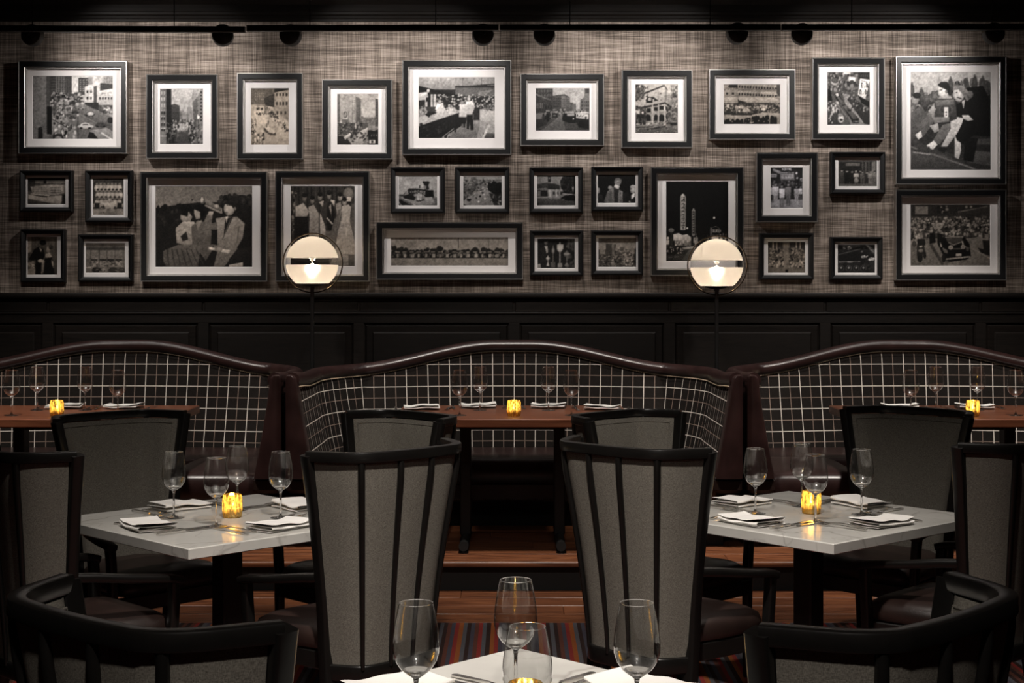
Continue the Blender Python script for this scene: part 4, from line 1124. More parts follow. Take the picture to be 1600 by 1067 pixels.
def pic_van(c):
    c.G(0, 0, 100, 55, .60, .70); c.P([(0, 0), (32, 0), (32, 55), (0, 60)], .20); c.Wn(3, 2, 31, 22, 5, 2, .33, .5); c.Wn(2, 26, 14, 56, 4, 1, .42, .4); c.P([(0, 12), (30, 28), (30, 31), (0, 16)], .36); c.Wn(17, 36, 31, 54, 3, 1, .10, .5)
    c.P([(32, 18), (54, 14), (64, 22), (64, 54), (32, 54)], .24); c.P([(48, 18), (64, 22), (64, 54), (48, 54)], .36); c.Wn(33, 22, 48, 46, 4, 4, .14); c.Wn(49, 24, 63, 48, 4, 5, .25); c.R(64, 34, 69, 54, .3); c.R(68, 36, 75, 54, .38)
    c.P([(100, 0), (91, 0), (90, 22), (82, 28), (82, 52), (100, 58)], .38); c.Wn(84, 28, 100, 54, 4, 3, .2); c.R(91, 0, 100, 12, .22); c.Ln(62, 11, 72, 9, .5, .4); c.Ln(73, 18, 78, 18, .4, .4)
    c.P([(0, 58), (100, 56), (100, 100), (0, 100)], .24); c.P([(40, 70), (48, 58), (56, 100), (10, 100)], .34); c.P([(0, 60), (32, 56), (30, 72), (0, 80)], .36); c.P([(0, 74), (30, 68), (20, 86), (0, 96)], .14); c.Cr(20, 50, 92, 60, 70, 1.6, .08, .6, 51)
    c.Cr(14, 60, 26, 70, 16, 2.6, .06, .2, 52); c.Ps(23, 79, 24, .05, .05, .2); c.R(31, 57, 41, 69, .07); c.R(32, 56, 40, 58, .5); c.El(35, 64, 3, 2, .35)
    c.P([(49, 70), (53, 58), (72, 57), (76, 66), (74, 82), (62, 82), (50, 76)], .05); c.P([(58, 59), (72, 59), (72, 65), (58, 65)], .55); c.El(70, 72, 1.3, 1.8, .85); c.El(62, 76, 4, 5, .03); c.P([(54, 56), (70, 55), (72, 58), (54, 59)], .6)
    c.P([(74, 62), (77, 57), (99, 58), (100, 96), (80, 92), (74, 78)], .09); c.P([(75, 60), (98, 61), (98, 73), (75, 70)], .72); c.Ln(80, 68, 84, 63, .7, .25); c.Ln(82, 66, 90, 63.5, .6, .25); c.Ln(85, 68, 88, 64, .5, .25); c.El(77.5, 64, 1.5, 2.4, .08); c.El(93, 69, 1.7, 2.6, .08); c.P([(74, 57), (98, 56), (99, 60), (74, 60)], .74); c.El(84, 84, 4, 8, .03)
def pic_mansion(c):
    c.G(0, 0, 100, 100, .72, .60); c.P([(6, 24), (68, 3), (76, 10), (84, 8), (95, 24), (93, 60), (6, 60)], .66); c.P([(6, 22), (68, 1), (69, 4), (6, 26)], .2); c.P([(68, 1), (76, 11), (76, 14), (67, 4)], .18); c.P([(83, 8), (96, 24), (94, 28), (83, 12)], .2)
    c.P([(69, 5), (75, 13), (74, 34), (69, 36)], .50); c.El(60, 19, 1.2, 1.8, .25); c.El(79, 27, 1.2, 1.8, .25); c.El(60, 32, 1, 1.5, .3); c.Ln(53, 10, 53, 33, .5, .5); c.P([(76, 16), (92, 30), (92, 50), (76, 40)], .52)
    c.P([(24, 32), (30, 25), (38, 26), (44, 26), (54, 33), (44, 35), (44, 38), (26, 38)], .16); c.El(34, 31, 4, 4, .66); c.R(41, 30, 44, 40, .7); c.R(28, 34, 38, 38, .1)
    c.P([(8, 47), (70, 36), (86, 46), (84, 50), (70, 40), (8, 52)], .16); c.P([(14, 50), (70, 41), (82, 50), (80, 80), (14, 80)], .55)
    for x0, x1, y in ((16, 24, 51), (27, 37, 49), (44, 53, 46.5), (56, 67, 44)): c.R(x0, y, x1, y + 8, .08)
    c.P([(71, 44), (80, 50), (80, 54), (71, 52)], .1); c.R(12, 57, 82, 61, .50)
    for x in (30, 48.5, 62): c.El(x, 67, 6.5 if x != 48.5 else 4.5, 6, .07); c.R(x - (6.5 if x != 48.5 else 4.5), 67, x + (6.5 if x != 48.5 else 4.5), 75, .07)
    c.El(75, 66, 3.5, 6, .09); c.R(39, 40, 42.5, 82, .62); c.R(53.5, 40, 55.5, 82, .66); c.R(68, 40, 71, 82, .66); c.R(24, 50, 26, 80, .55)
    c.R(0, 78, 100, 100, .42); c.R(14, 77, 84, 82, .55); c.Cr(24, 75, 80, 82, 30, 1.6, .15, .75, 61); c.Cr(0, 48, 24, 80, 90, 3, .06, .35, 62); c.Cr(0, 54, 20, 60, 8, 2, .6, .8, 63); c.Cr(0, 0, 18, 32, 60, 3, .08, .4, 64); c.Cr(12, 4, 30, 26, 16, 1.8, .15, .5, 65)
    c.Cr(84, 4, 100, 46, 60, 2.4, .25, .65, 66); c.Cr(76, 50, 100, 80, 90, 3, .15, .5, 67); c.R(82, 78, 97, 84, .12); c.R(84, 76, 96, 78, .5); c.P([(0, 86), (40, 88), (70, 84), (100, 92), (100, 100), (0, 100)], .32); c.Ln(20, 94, 70, 86, 1.1, .12); c.Ln(0, 88, 40, 86, .8, .15); c.Cr(0, 86, 100, 100, 40, 2, .2, .55, 68, .5); c.R(2, 80, 12, 82, .75)
def pic_awnings(c):
    c.R(0, 0, 100, 34, .52); c.R(0, 0, 25, 33, .55); c.P([(10, 0), (25, 0), (25, 10), (8, 8)], .13); c.Wn(1, 17, 22, 30, 2, 1, .15, .4); c.Cr(2, 8, 25, 14, 24, 1.2, .2, .7, 71)
    for r_, y in ((0, 4), (1, 22)):
        for k in range(14):
            x = 27 + k * 4.9; c.R(x, y + k * .35, x + 2.4, y + 5 + k * .35, .10); c.Ln(x - 1.5, y - 2 + k * .3, x + 1.6, y - 4.5 + k * .3, .8, .70)
    c.R(26, 12, 100, 15, .42); c.R(93, 0, 100, 30, .28)
    for k in range(10): c.P([(66 + k * 2.6, 19), (68 + k * 2.6, 19), (72 + k * 2.6, 27), (70 + k * 2.6, 27)], .72)
    c.P([(0, 33), (25, 32), (88, 33), (99, 41), (99, 46), (0, 46)], .66); c.R(0, 41, 25, 42, .3); c.R(0, 46, 100, 76, .16); c.Cr(0, 48, 100, 72, 300, 1.5, .06, .62, 72, 1.3); c.P([(25, 35), (27, 40), (40, 44), (42, 60), (26, 60)], .14); c.Cr(27, 48, 40, 58, 30, 1.3, .2, .45, 73)
    c.Cr(24, 56, 46, 68, 30, 2.4, .55, .82, 74); c.Cr(60, 54, 76, 64, 14, 2.2, .5, .8, 75); c.P([(4, 76), (50, 76), (70, 70), (99, 72), (98, 82), (60, 84), (40, 88), (4, 90)], .60); c.R(14, 75, 50, 77, .1); c.R(5, 49, 10, 57, .75)
    for k in range(60):
        r = random.Random(k + 700); x = r.uniform(0, 100); y = 88 - 8 * sm(30, 60, x) + r.uniform(0, 8); c.El(x, y, 2, 3.2, .06); c.R(x - 2.2, y + 2, x + 2.2, 100, .06)
    c.Cr(6, 88, 98, 98, 14, 1, .4, .8, 76)
def pic_tram(c):
    c.R(0, 0, 100, 100, .30); c.Cr(0, 0, 70, 36, 150, 2.4, .12, .62, 81); c.R(38, 0, 55, 4, .9); c.R(73, 0, 100, 14, .16); c.Wn(74, 0, 100, 14, 6, 1, .3, .3); c.P([(52, 9), (66, 10), (66, 18), (50, 17)], .85); c.El(58, 24, 8, 9, .2); c.El(58, 28, 6, 6, .45); c.El(18, 19, 9, 6, .72); c.El(18, 16, 8, 5, .3)
    c.P([(36, 40), (52, 42), (88, 100), (55, 100)], .50); c.P([(46, 52), (56, 44), (100, 74), (100, 100), (84, 96)], .17); c.Ln(46, 52, 86, 98, .8, .55); c.Cr(56, 44, 98, 74, 60, 1.6, .1, .55, 82)
    c.P([(77, 12), (100, 15), (89, 51), (72, 43)], .88); c.T('E.N', 79, 20, 1.5, 1.9, .12); c.T('N.N', 76, 33, 1.5, 1.9, .12); c.Ln(80, 16.5, 94, 19, .7, .3); c.P([(72, 44), (89, 52), (100, 56), (100, 68), (80, 58)], .07)
    c.P([(0, 32), (8, 34), (12, 54), (0, 54)], .07); c.P([(0, 54), (14, 54), (34, 100), (0, 100)], .22); c.Cr(2, 56, 12, 98, 16, 1.8, .4, .8, 83); c.Cr(14, 56, 28, 76, 26, 2.4, .1, .85, 84)
    c.P([(19, 42), (26, 40), (42, 60), (74, 88), (74, 96), (60, 96), (36, 64), (20, 50)], .10); c.P([(22, 46), (28, 46), (42, 60), (34, 63)], .34); c.P([(36, 64), (43, 62), (74, 87), (62, 90)], .30); c.P([(19, 41), (25, 40), (28, 45), (22, 46)], .85); c.R(48, 70, 56, 74, .12); c.Wn(61, 90, 74, 96, 4, 1, .6, .5); c.Ln(22, 58, 46, 84, .5, .5)
    c.El(32, 88, 7, 8, .75); c.El(30, 81, 5, 3, .5); c.El(33, 90, 4, 2, .15); c.Cr(26, 30, 64, 42, 26, 2.6, .1, .5, 85, .5)
def pic_handbag(c):
    c.G(0, 0, 100, 30, .70, .62); c.R(0, 28, 100, 100, .16); c.Cr(0, 22, 36, 46, 60, 3.2, .12, .5, 91, 1.0); c.Cr(46, 10, 100, 34, 80, 3.2, .10, .42, 92, 1.2)
    for x, y in ((50, 7), (58, 12), (70, 8), (80, 5), (90, 6), (94, 12), (14, 18), (2, 13), (64, 14)): c.El(x, y + 6, 3.2, 7, .27); c.El(x, y - 1, 1.5, 1.7, .34)
    c.P([(0, 42), (14, 34), (22, 46), (12, 64), (0, 70)], .30); c.El(6, 28, 4.6, 5.5, .55); c.El(8, 24, 5, 3, .1); c.El(30, 24, 3, 4, .4); c.El(20, 28, 4, 5, .3)
    c.P([(70, 16), (90, 14), (100, 30), (100, 66), (64, 64), (66, 30)], .07); c.P([(0, 76), (10, 72), (100, 98), (100, 100), (0, 100)], .20); c.P([(0, 80), (40, 84), (86, 100), (0, 100)], .26); c.Ln(0, 76, 80, 99, .8, .42); c.R(80, 68, 100, 74, .26); c.P([(78, 80), (100, 82), (100, 96), (72, 92)], .30); c.P([(68, 66), (84, 68), (78, 92), (66, 90)], .08)
    c.P([(24, 40), (32, 28), (50, 24), (58, 36), (56, 50), (30, 52)], .56); c.P([(34, 14), (46, 14), (48, 26), (36, 28)], .72); c.El(41, 20, 6.5, 8, .84); c.Ln(36.5, 18.5, 39.5, 18.2, .5, .3); c.Ln(35.6, 24.6, 38, 24.8, .4, .4); c.P([(34, 13), (38, 10), (46, 10), (50, 16), (48, 24), (44, 18), (36, 15)], .10); c.El(44.5, 20, 1.4, 2, .5)
    c.P([(54, 34), (72, 28), (80, 36), (80, 64), (62, 74), (56, 72), (60, 50), (54, 46)], .06); c.El(60, 22, 7, 8.2, .78); c.P([(52, 19), (56, 13), (66, 14), (74, 22), (76, 26), (70, 30), (66, 24), (60, 18)], .46); c.El(74, 23, 4, 4, .4); c.P([(64, 30), (68, 28), (66, 38)], .7); c.Ln(58, 26, 63, 27, .5, .2); c.El(57.5, 21, 1, .6, .15)
    c.P([(8, 56), (24, 42), (30, 50), (20, 62), (16, 66)], .34); c.P([(28, 70), (40, 54), (50, 52), (48, 62), (36, 74)], .38); c.P([(24, 55), (34, 52), (36, 60), (30, 62)], .6)
    c.P([(6, 64), (13, 60), (15, 66), (10, 69)], .86); c.P([(20, 75), (29, 70), (34, 74), (28, 79), (24, 78)], .88); c.El(6, 71, 6, 3, .22); c.P([(4, 80), (14, 77), (24, 76), (26, 82), (10, 85)], .22); c.Ln(4, 82, 24, 84, .7, .55)
    c.P([(50, 50), (58, 46), (66, 47), (62, 58), (46, 76), (38, 76), (50, 58)], .74); c.P([(55, 66), (62, 62), (63, 80), (60, 89), (55, 87)], .78); c.P([(56, 66), (66, 50), (70, 54), (66, 74), (58, 70)], .07); c.P([(34, 77), (46, 78), (42, 83), (34, 80)], .1)
    c.P([(30, 27), (56, 27), (58, 48), (48, 51), (30, 51)], .24); c.P([(31, 29), (54, 28), (54, 33), (32, 35)], .40); c.P([(30, 46), (48, 46), (48, 51), (30, 51)], .46); c.El(44, 39, 9, 6, .34); c.El(44, 38, 6.5, 4.2, .22); c.R(42, 36, 47, 46, .82); c.El(44.5, 41, .9, .8, .1); c.El(44.5, 44, .9, .8, .1)
    c.P([(22, 40), (28, 34), (32, 38), (28, 44)], .62); c.P([(64, 44), (72, 44), (78, 49), (72, 50), (66, 48)], .8)
def pic_boat(c):
    c.R(0, 0, 100, 100, .36); c.R(0, 0, 100, 14, .12); c.R(20, 12, 100, 24, .42); c.R(0, 14, 20, 50, .2); c.R(42, 8, 50, 22, .1); c.Ln(4, 24, 100, 21, .8, .1)
    c.P([(8, 34), (60, 26), (98, 28), (96, 58), (70, 66), (14, 58)], .62); c.Wn(14, 32, 52, 54, 9, 3, .2, .45); c.Wn(60, 34, 88, 60, 7, 3, .22, .5); c.Ln(10, 60, 56, 66, 1.6, .75); c.P([(2, 62), (20, 66), (54, 70), (96, 66), (86, 98), (60, 94), (4, 78)], .64); c.P([(14, 64), (54, 70), (50, 74), (20, 68)], .25); c.P([(0, 80), (60, 95), (60, 100), (0, 100)], .26); c.R(90, 62, 100, 100, .15)
def pic_band(c):
    c.R(0, 0, 100, 100, .22); c.Cr(0, 2, 100, 14, 24, 4, .08, .3, 101, 1)
    for j, (y, n) in enumerate(((18, 7), (38, 7), (58, 6))):
        for k in range(n):
            x = 8 + 84 * (k + .5) / n + (j % 2) * 3; c.El(x, y + 8, 8, 10, .72 - .04 * (k % 3)); c.El(x, y - 4, 4, 5, .45); c.El(x, y - 8, 4, 2.5, .15)
    c.El(54, 72, 15, 10, .70); c.El(54, 60, 6, 6, .62); c.P([(32, 66), (76, 66), (66, 82), (42, 82)], .72); c.R(0, 66, 24, 82, .15); c.R(80, 66, 100, 82, .15); c.R(0, 82, 100, 100, .55); c.Cr(20, 80, 80, 98, 30, 3, .12, .6, 102, .6); c.P([(46, 86), (64, 86), (74, 100), (36, 100)], .45)
    for x in (4, 24, 76, 96): c.R(x - 1.5, 68, x + 1.5, 78, .7)
def pic_bugle(c):
    c.G(0, 0, 100, 34, .42, .52); c.P([(0, 28), (12, 25), (30, 22), (46, 20), (66, 20), (82, 13), (92, 11), (100, 16), (100, 100), (0, 100)], .12); c.Cr(0, 24, 60, 30, 40, 2, .07, .13, 111, 1.5); c.Cr(66, 12, 100, 22, 60, 2.2, .08, .24, 112, 1.3); c.Cr(0, 30, 40, 50, 30, 2, .08, .2, 113); c.El(38, 17, 1, 1.2, .2)
    c.P([(22, 70), (21, 52), (28, 44), (40, 44), (42, 54), (40, 72), (28, 72)], .66); c.El(30, 38, 4.2, 6, .66); c.P([(26, 35), (30, 30), (35, 31), (33, 38), (28, 36)], .1); c.P([(34, 31), (38, 38), (36, 44), (33, 44)], .6); c.P([(26, 62), (32, 56), (34, 66), (28, 68)], .15)
    c.P([(38, 72), (37, 50), (44, 42), (54, 46), (58, 56), (57, 72)], .40); c.P([(40, 28), (46, 27), (46, 40), (42, 41), (40, 34)], .68); c.P([(39, 28), (42, 23), (50, 24), (51, 34), (48, 42), (46, 32)], .07); c.P([(42, 44), (48, 42), (44, 56)], .58)
    c.P([(8, 80), (24, 72), (58, 72), (60, 76), (52, 92), (46, 82), (44, 100), (12, 100), (8, 92)], .34)
    for k in range(7): c.Ln(12 + k * 5, 78, 14 + k * 6, 98, .5, .2)
    c.P([(62, 40), (72, 38), (84, 38), (92, 46), (90, 64), (84, 76), (64, 74), (64, 56)], .58); c.P([(52, 54), (50, 44), (54, 34), (59, 35), (58, 46), (64, 44), (64, 54)], .46); c.P([(72, 40), (80, 38), (74, 54), (70, 64)], .14); c.P([(72, 38), (75, 37), (73, 46)], .85); c.Ln(78, 40, 69, 66, .5, .35); c.Ln(86, 50, 84, 70, .5, .4)
    c.El(76, 28, 5.5, 8.5, .76); c.Ln(72, 33, 74.5, 33, .5, .3); c.P([(70, 22), (74, 18), (82, 20), (84, 26), (82, 30), (78, 24)], .12); c.El(82, 28, 1.3, 2.4, .5); c.Ln(74, 24, 78, 24, .5, .3)
    c.El(48.5, 17, 2.8, 5.5, .40); c.El(48, 17.5, 1.6, 3.6, .78); c.P([(51, 14), (52, 22), (66, 30), (68, 27), (58, 20)], .50); c.Ln(52, 24, 68, 33, 1.2, .62); c.Ln(68, 33, 68, 28, .8, .62); c.El(63, 25, 2.6, 2.6, .70); c.P([(55, 31), (60, 31), (59, 36), (54, 36)], .75)
    c.P([(58, 72), (84, 76), (86, 80), (70, 100), (60, 100), (64, 80)], .44); c.P([(84, 78), (100, 74), (100, 100), (74, 100), (76, 90)], .13); c.P([(55, 75), (77, 79), (76, 83), (55, 78)], .88); c.El(65, 78, 4, 3.2, .6); c.P([(76, 97), (90, 94), (90, 100), (76, 100)], .7)
def pic_gowns(c):
    c.R(0, 0, 100, 100, .20)
    for k in range(16): c.Ln(k * 6.5, 0, k * 6.5 + 1, 40, 1, .12 + .12 * (k % 3 == 0))
    c.R(0, 8, 10, 60, .25); c.Cr(2, 8, 10, 60, 40, 1.6, .1, .6, 121); c.El(90, 10, 8, 8, .45); c.R(85, 14, 94, 19, .85); c.R(94, 22, 100, 90, .35); c.R(60, 40, 100, 100, .36)
    for x, y, hd in ((22, 15, .4), (34, 18, .45), (60, 12, .5), (77, 14, .62), (84, 20, .66), (46, 14, .5)): c.El(x, y, 3.4, 4.6, hd); c.El(x, y - 3.6, 3.8, 2.8, .1)
    c.P([(8, 26), (20, 21), (29, 31), (26, 38), (8, 38)], .68); c.P([(6, 38), (26, 38), (30, 56), (28, 66), (6, 66)], .10); c.Wn(6, 39, 29, 64, 6, 7, .16, .4)
    c.P([(28, 26), (36, 23), (44, 34), (44, 62), (48, 74), (28, 74), (30, 40)], .60); c.P([(46, 24), (56, 20), (58, 40), (56, 58), (48, 46)], .22); c.P([(46, 33), (54, 50), (55, 62), (46, 60)], .75); c.P([(44, 20), (52, 18), (50, 26)], .7)
    c.P([(58, 20), (66, 20), (70, 36), (62, 60), (56, 48)], .12); c.P([(62, 17), (69, 18), (68, 26)], .75); c.P([(60, 26), (63, 22), (64, 38)], .62); c.Ln(57, 40, 65, 47, .8, .85)
    c.P([(70, 22), (78, 20), (80, 30), (74, 50), (68, 60), (72, 34)], .55); c.P([(80, 25), (90, 23), (94, 26), (92, 44), (100, 70), (100, 86), (68, 86), (74, 56), (79, 42)], .68); c.P([(74, 30), (79, 28), (74, 48), (70, 56), (70, 42)], .38)
    for k in range(8): c.Ln(78 + k * 2, 46, 72 + k * 3.6, 84, .35, .54)
    c.R(54, 56, 70, 74, .38); c.R(68, 85, 100, 100, .30); c.P([(68, 84), (90, 86), (90, 100), (60, 100)], .55); c.R(0, 74, 40, 100, .14)
def pic_loco(c):
    c.G(0, 0, 100, 70, .60, .66); c.P([(0, 66), (12, 64), (60, 76), (100, 74), (100, 100), (0, 100)], .36); c.P([(0, 80), (4, 78), (36, 100), (0, 100)], .10); c.Ln(8, 72, 44, 98, .9, .7); c.Ln(0, 86, 8, 100, .6, .8); c.P([(14, 74), (60, 80), (90, 94), (60, 100), (30, 90)], .52)
    c.P([(14, 60), (26, 44), (42, 42), (56, 44), (66, 46), (78, 50), (90, 58), (92, 72), (70, 82), (50, 86), (20, 76), (12, 72)], .10); c.P([(16, 58), (24, 48), (26, 62), (14, 66)], .55); c.R(26, 42, 41, 62, .14); c.Wn(28, 50, 40, 58, 2, 1, .5, .5)
    c.P([(62, 18), (78, 18), (80, 24), (76, 32), (80, 46), (66, 48), (68, 34), (62, 24)], .12); c.P([(66, 34), (72, 34), (70, 46), (66, 46)], .45); c.R(53, 32, 56, 42, .15); c.R(70, 48, 90, 68, .07); c.Cr(40, 50, 68, 82, 70, 2.4, .08, .66, 131); c.Cr(48, 62, 60, 80, 20, 3, .45, .7, 132); c.P([(67, 72), (86, 70), (94, 92), (68, 90)], .55); c.El(18, 72, 3, 5, .06); c.R(0, 62, 14, 68, .25)
def pic_avenue(c):
    c.G(0, 0, 100, 40, .55, .60); c.R(0, 10, 100, 40, .42); c.R(20, 2, 34, 30, .36); c.Wn(21, 3, 33, 26, 5, 6, .25); c.Cr(0, 12, 100, 40, 130, 3, .12, .65, 141, 1); c.P([(40, 40), (60, 40), (84, 100), (6, 100)], .52); c.Cr(30, 34, 64, 50, 60, 2.4, .15, .75, 142, .8); c.P([(64, 20), (74, 24), (78, 12), (86, 22), (96, 20), (100, 26), (100, 70), (80, 62), (64, 46)], .08)
    c.P([(66, 56), (100, 66), (100, 100), (80, 100)], .14); c.Cr(72, 62, 98, 98, 24, 2, .1, .6, 143, 2); c.P([(0, 34), (30, 30), (34, 44), (0, 84)], .26); c.Cr(0, 36, 28, 66, 40, 3, .1, .5, 144, 1); c.Ln(0, 90, 34, 54, 1.2, .62); c.P([(0, 92), (10, 100), (0, 100)], .1); c.El(15, 80, 6, 5, .08)
    for x, y, v in ((44, 68, .12), (56, 76, .8), (40, 86, .8), (54, 62, .7), (45, 52, .75), (58, 92, .4), (34, 74, .25), (60, 84, .5), (50, 56, .2)): c.El(x, y, 2.8, 3.6, v)
def pic_corner(c):
    c.G(0, 0, 100, 60, .46, .52); c.P([(0, 30), (28, 24), (30, 46), (0, 52)], .22); c.P([(28, 26), (46, 28), (60, 34), (60, 50), (28, 46)], .16); c.R(29, 4, 36, 24, .15); c.El(32.5, 10, 2, 2.5, .55); c.P([(0, 44), (28, 42), (28, 50), (0, 52)], .4); c.R(0, 50, 28, 70, .12); c.R(2, 52, 10, 68, .45); c.P([(28, 46), (70, 48), (70, 70), (28, 72)], .5); c.Wn(30, 50, 68, 68, 4, 1, .14, .55); c.R(31, 48, 37, 72, .72); c.R(50, 46, 53, 72, .65)
    c.P([(60, 20), (66, 6), (80, 2), (100, 0), (100, 62), (74, 60), (62, 42)], .09); c.Cr(64, 6, 100, 58, 50, 3, .05, .2, 151, 1); c.P([(90, 40), (96, 38), (94, 58)], .5); c.P([(0, 72), (40, 72), (100, 78), (100, 100), (0, 100)], .30); c.P([(0, 76), (100, 84), (100, 100), (0, 100)], .24); c.P([(0, 70), (60, 70), (64, 76), (0, 74)], .48); c.P([(62, 74), (72, 66), (96, 64), (100, 70), (100, 84), (64, 82)], .06); c.El(68, 82, 4, 6, .3); c.P([(0, 88), (6, 92), (5, 100), (0, 100)], .05)
def pic_coat(c):
    c.R(0, 0, 100, 100, .07); c.El(53, 26, 9, 13, .55); c.P([(45, 22), (47, 14), (56, 12), (63, 18), (62, 26), (56, 20), (48, 22)], .42); c.Ln(52, 28, 60, 30, .8, .2); c.P([(46, 34), (58, 40), (54, 56), (46, 56), (43, 42)], .8); c.P([(26, 58), (42, 44), (48, 62), (52, 100), (16, 100)], .40); c.P([(54, 50), (66, 60), (68, 100), (54, 100)], .46); c.P([(42, 44), (56, 52), (52, 100), (44, 100)], .16); c.Ln(36, 60, 34, 98, .6, .22); c.Ln(60, 62, 62, 98, .6, .25)
    c.El(33, 46, 6, 7, .58); c.P([(2, 46), (6, 48), (5, 64), (0, 70), (0, 44)], .55); c.P([(0, 68), (12, 70), (20, 100), (0, 100)], .14); c.El(93, 52, 8, 15, .62); c.P([(84, 44), (90, 36), (100, 38), (100, 44)], .72); c.Ln(86, 50, 90, 50, .8, .15); c.P([(88, 70), (98, 64), (96, 84), (88, 88)], .8); c.P([(82, 74), (90, 86), (96, 78), (100, 70), (100, 100), (72, 100)], .10); c.P([(72, 94), (84, 92), (88, 98), (74, 100)], .6); c.R(66, 62, 82, 100, .12)
def pic_theatre(c):
    c.R(0, 0, 100, 100, .055); c.P([(23, 19), (27, 15), (31.5, 19), (31.5, 60), (31, 61), (24, 61), (23, 60)], .66); c.R(24.3, 19, 30.4, 59, .08); c.T('PARAMOUNT', 25.2, 19.5, 1.5, .76, .82, True); c.R(24, 56, 31, 60.5, .7); c.T('T', 26, 56.6, 1.1, .7, .06); c.El(27.2, 17, 2.6, 1.6, .75)
    c.P([(41.5, 36), (44, 33), (46.5, 36), (46.5, 67), (44, 69), (41.5, 67)], .55); c.R(42.4, 37, 45.6, 65, .10); c.Wn(42.6, 38, 45.4, 64, 1, 8, .6, .6); c.El(77, 45.5, 1.7, 1.4, .95); c.El(34, 58.5, 1.4, 1.2, .9)
    c.El(8.5, 61, 4.5, 2.6, .62); c.El(8.5, 61, 3.5, 1.5, .45); c.R(7, 64, 11, 80, .14); c.P([(12, 66), (20, 64.5), (26, 67), (34, 66), (40, 70), (40, 74), (12, 74)], .78); c.R(14, 74, 40, 80, .42); c.Cr(14, 74, 40, 81, 26, 1.2, .1, .85, 161, 1); c.R(0, 73, 5, 79, .7); c.El(3, 71, 2, 2, .7); c.R(44, 70, 51, 77, .62); c.Cr(44, 70, 51, 79, 8, 1, .15, .8, 162)
    c.El(79, 62, 7.5, 6, .55); c.El(79, 62, 6.8, 5.4, .07); c.T('COCA', 73, 60, .55, .75, .9); c.T('COLA', 80, 60, .5, .75, .9); c.R(71, 57, 72.3, 74, .7); c.R(73, 69, 84, 73, .7); c.Wn(74, 67, 84, 68.5, 5, 1, .6, .6); c.Cr(85, 66, 97, 74, 14, 1.2, .1, .75, 163); c.Cr(46, 66, 70, 78, 12, .8, .2, .6, 164); c.R(0, 80, 100, 86, .12); c.P([(28, 82), (48, 81), (46, 84), (28, 85)], .62)
    c.P([(0, 84), (24, 82), (28, 90), (20, 94), (0, 94)], .03); c.Cr(1, 82, 28, 90, 26, .9, .3, .8, 165, 1); c.R(0, 92, 100, 100, .13); c.P([(36, 86), (60, 82), (50, 100), (24, 100)], .30); c.Ln(4, 95, 20, 94, .4, .4)
def pic_marquee(c):
    c.R(0, 0, 100, 100, .14); c.P([(8, 2), (34, 10), (34, 18), (8, 8)], .5); c.R(32, 16, 74, 29, .60); c.T('CLUB', 54, 11, 1.3, .8, .85); c.T('ROYAL', 36, 1, 1.6, 1.2, .9); c.Wn(33, 11, 52, 15, 6, 1, .75, .6); c.Cr(34, 18, 72, 28, 40, 1, .25, .8, 171, .8); c.R(32, 28, 76, 32, .35); c.R(0, 16, 20, 24, .55); c.Wn(3, 17.5, 18, 22.5, 4, 1, .15, .55); c.R(78, 12, 85, 28, .2); c.El(81, 14, 3, 3, .85); c.El(83, 26, 3, 2, .8); c.R(92, 26, 100, 38, .65); c.El(96, 30, 2, 2, .2); c.R(76, 32, 92, 60, .10)
    c.Cr(0, 36, 100, 46, 40, 4, .1, .45, 172); c.R(0, 78, 100, 100, .52); c.P([(0, 84), (30, 78), (60, 100), (0, 100)], .58)
    for x, y, h, a, b in ((8, 86, 46, .72, .35), (17, 92, 56, .78, .55), (36, 98, 58, .88, .42), (55, 94, 58, .46, .36), (81, 92, 50, .62, .60), (93, 80, 36, .80, .3), (2, 82, 36, .65, .2)): c.Ps(x, y, h, a, b, .55, .30)
def pic_shopfront(c):
    c.R(0, 0, 100, 100, .13); c.R(0, 0, 100, 6, .3); c.R(20, 10, 56, 21, .40); c.Wn(23, 12, 53, 19, 10, 1, .3, .5); c.R(60, 10, 100, 60, .20)
    for x in (62, 70, 78, 86): c.R(x, 6, x + 2.5, 60, .34)
    c.R(86, 6, 96, 84, .45); c.R(0, 82, 100, 100, .34); c.R(0, 6, 4, 100, .26)
    for x, h, a in ((10, 56, .26), (23, 54, .10), (36, 52, .12), (58, 54, .14), (63, 50, .34), (74, 48, .2), (84, 52, .55), (94, 50, .42)): c.Ps(x, 90, h, a, a * .8, .6, .30)
    c.P([(40, 50), (52, 50), (54, 64), (40, 64)], .72); c.El(46, 43, 2.6, 4.5, .6); c.El(47, 76, 6, 11, .50); c.El(47, 61, 2.5, 4, .6)
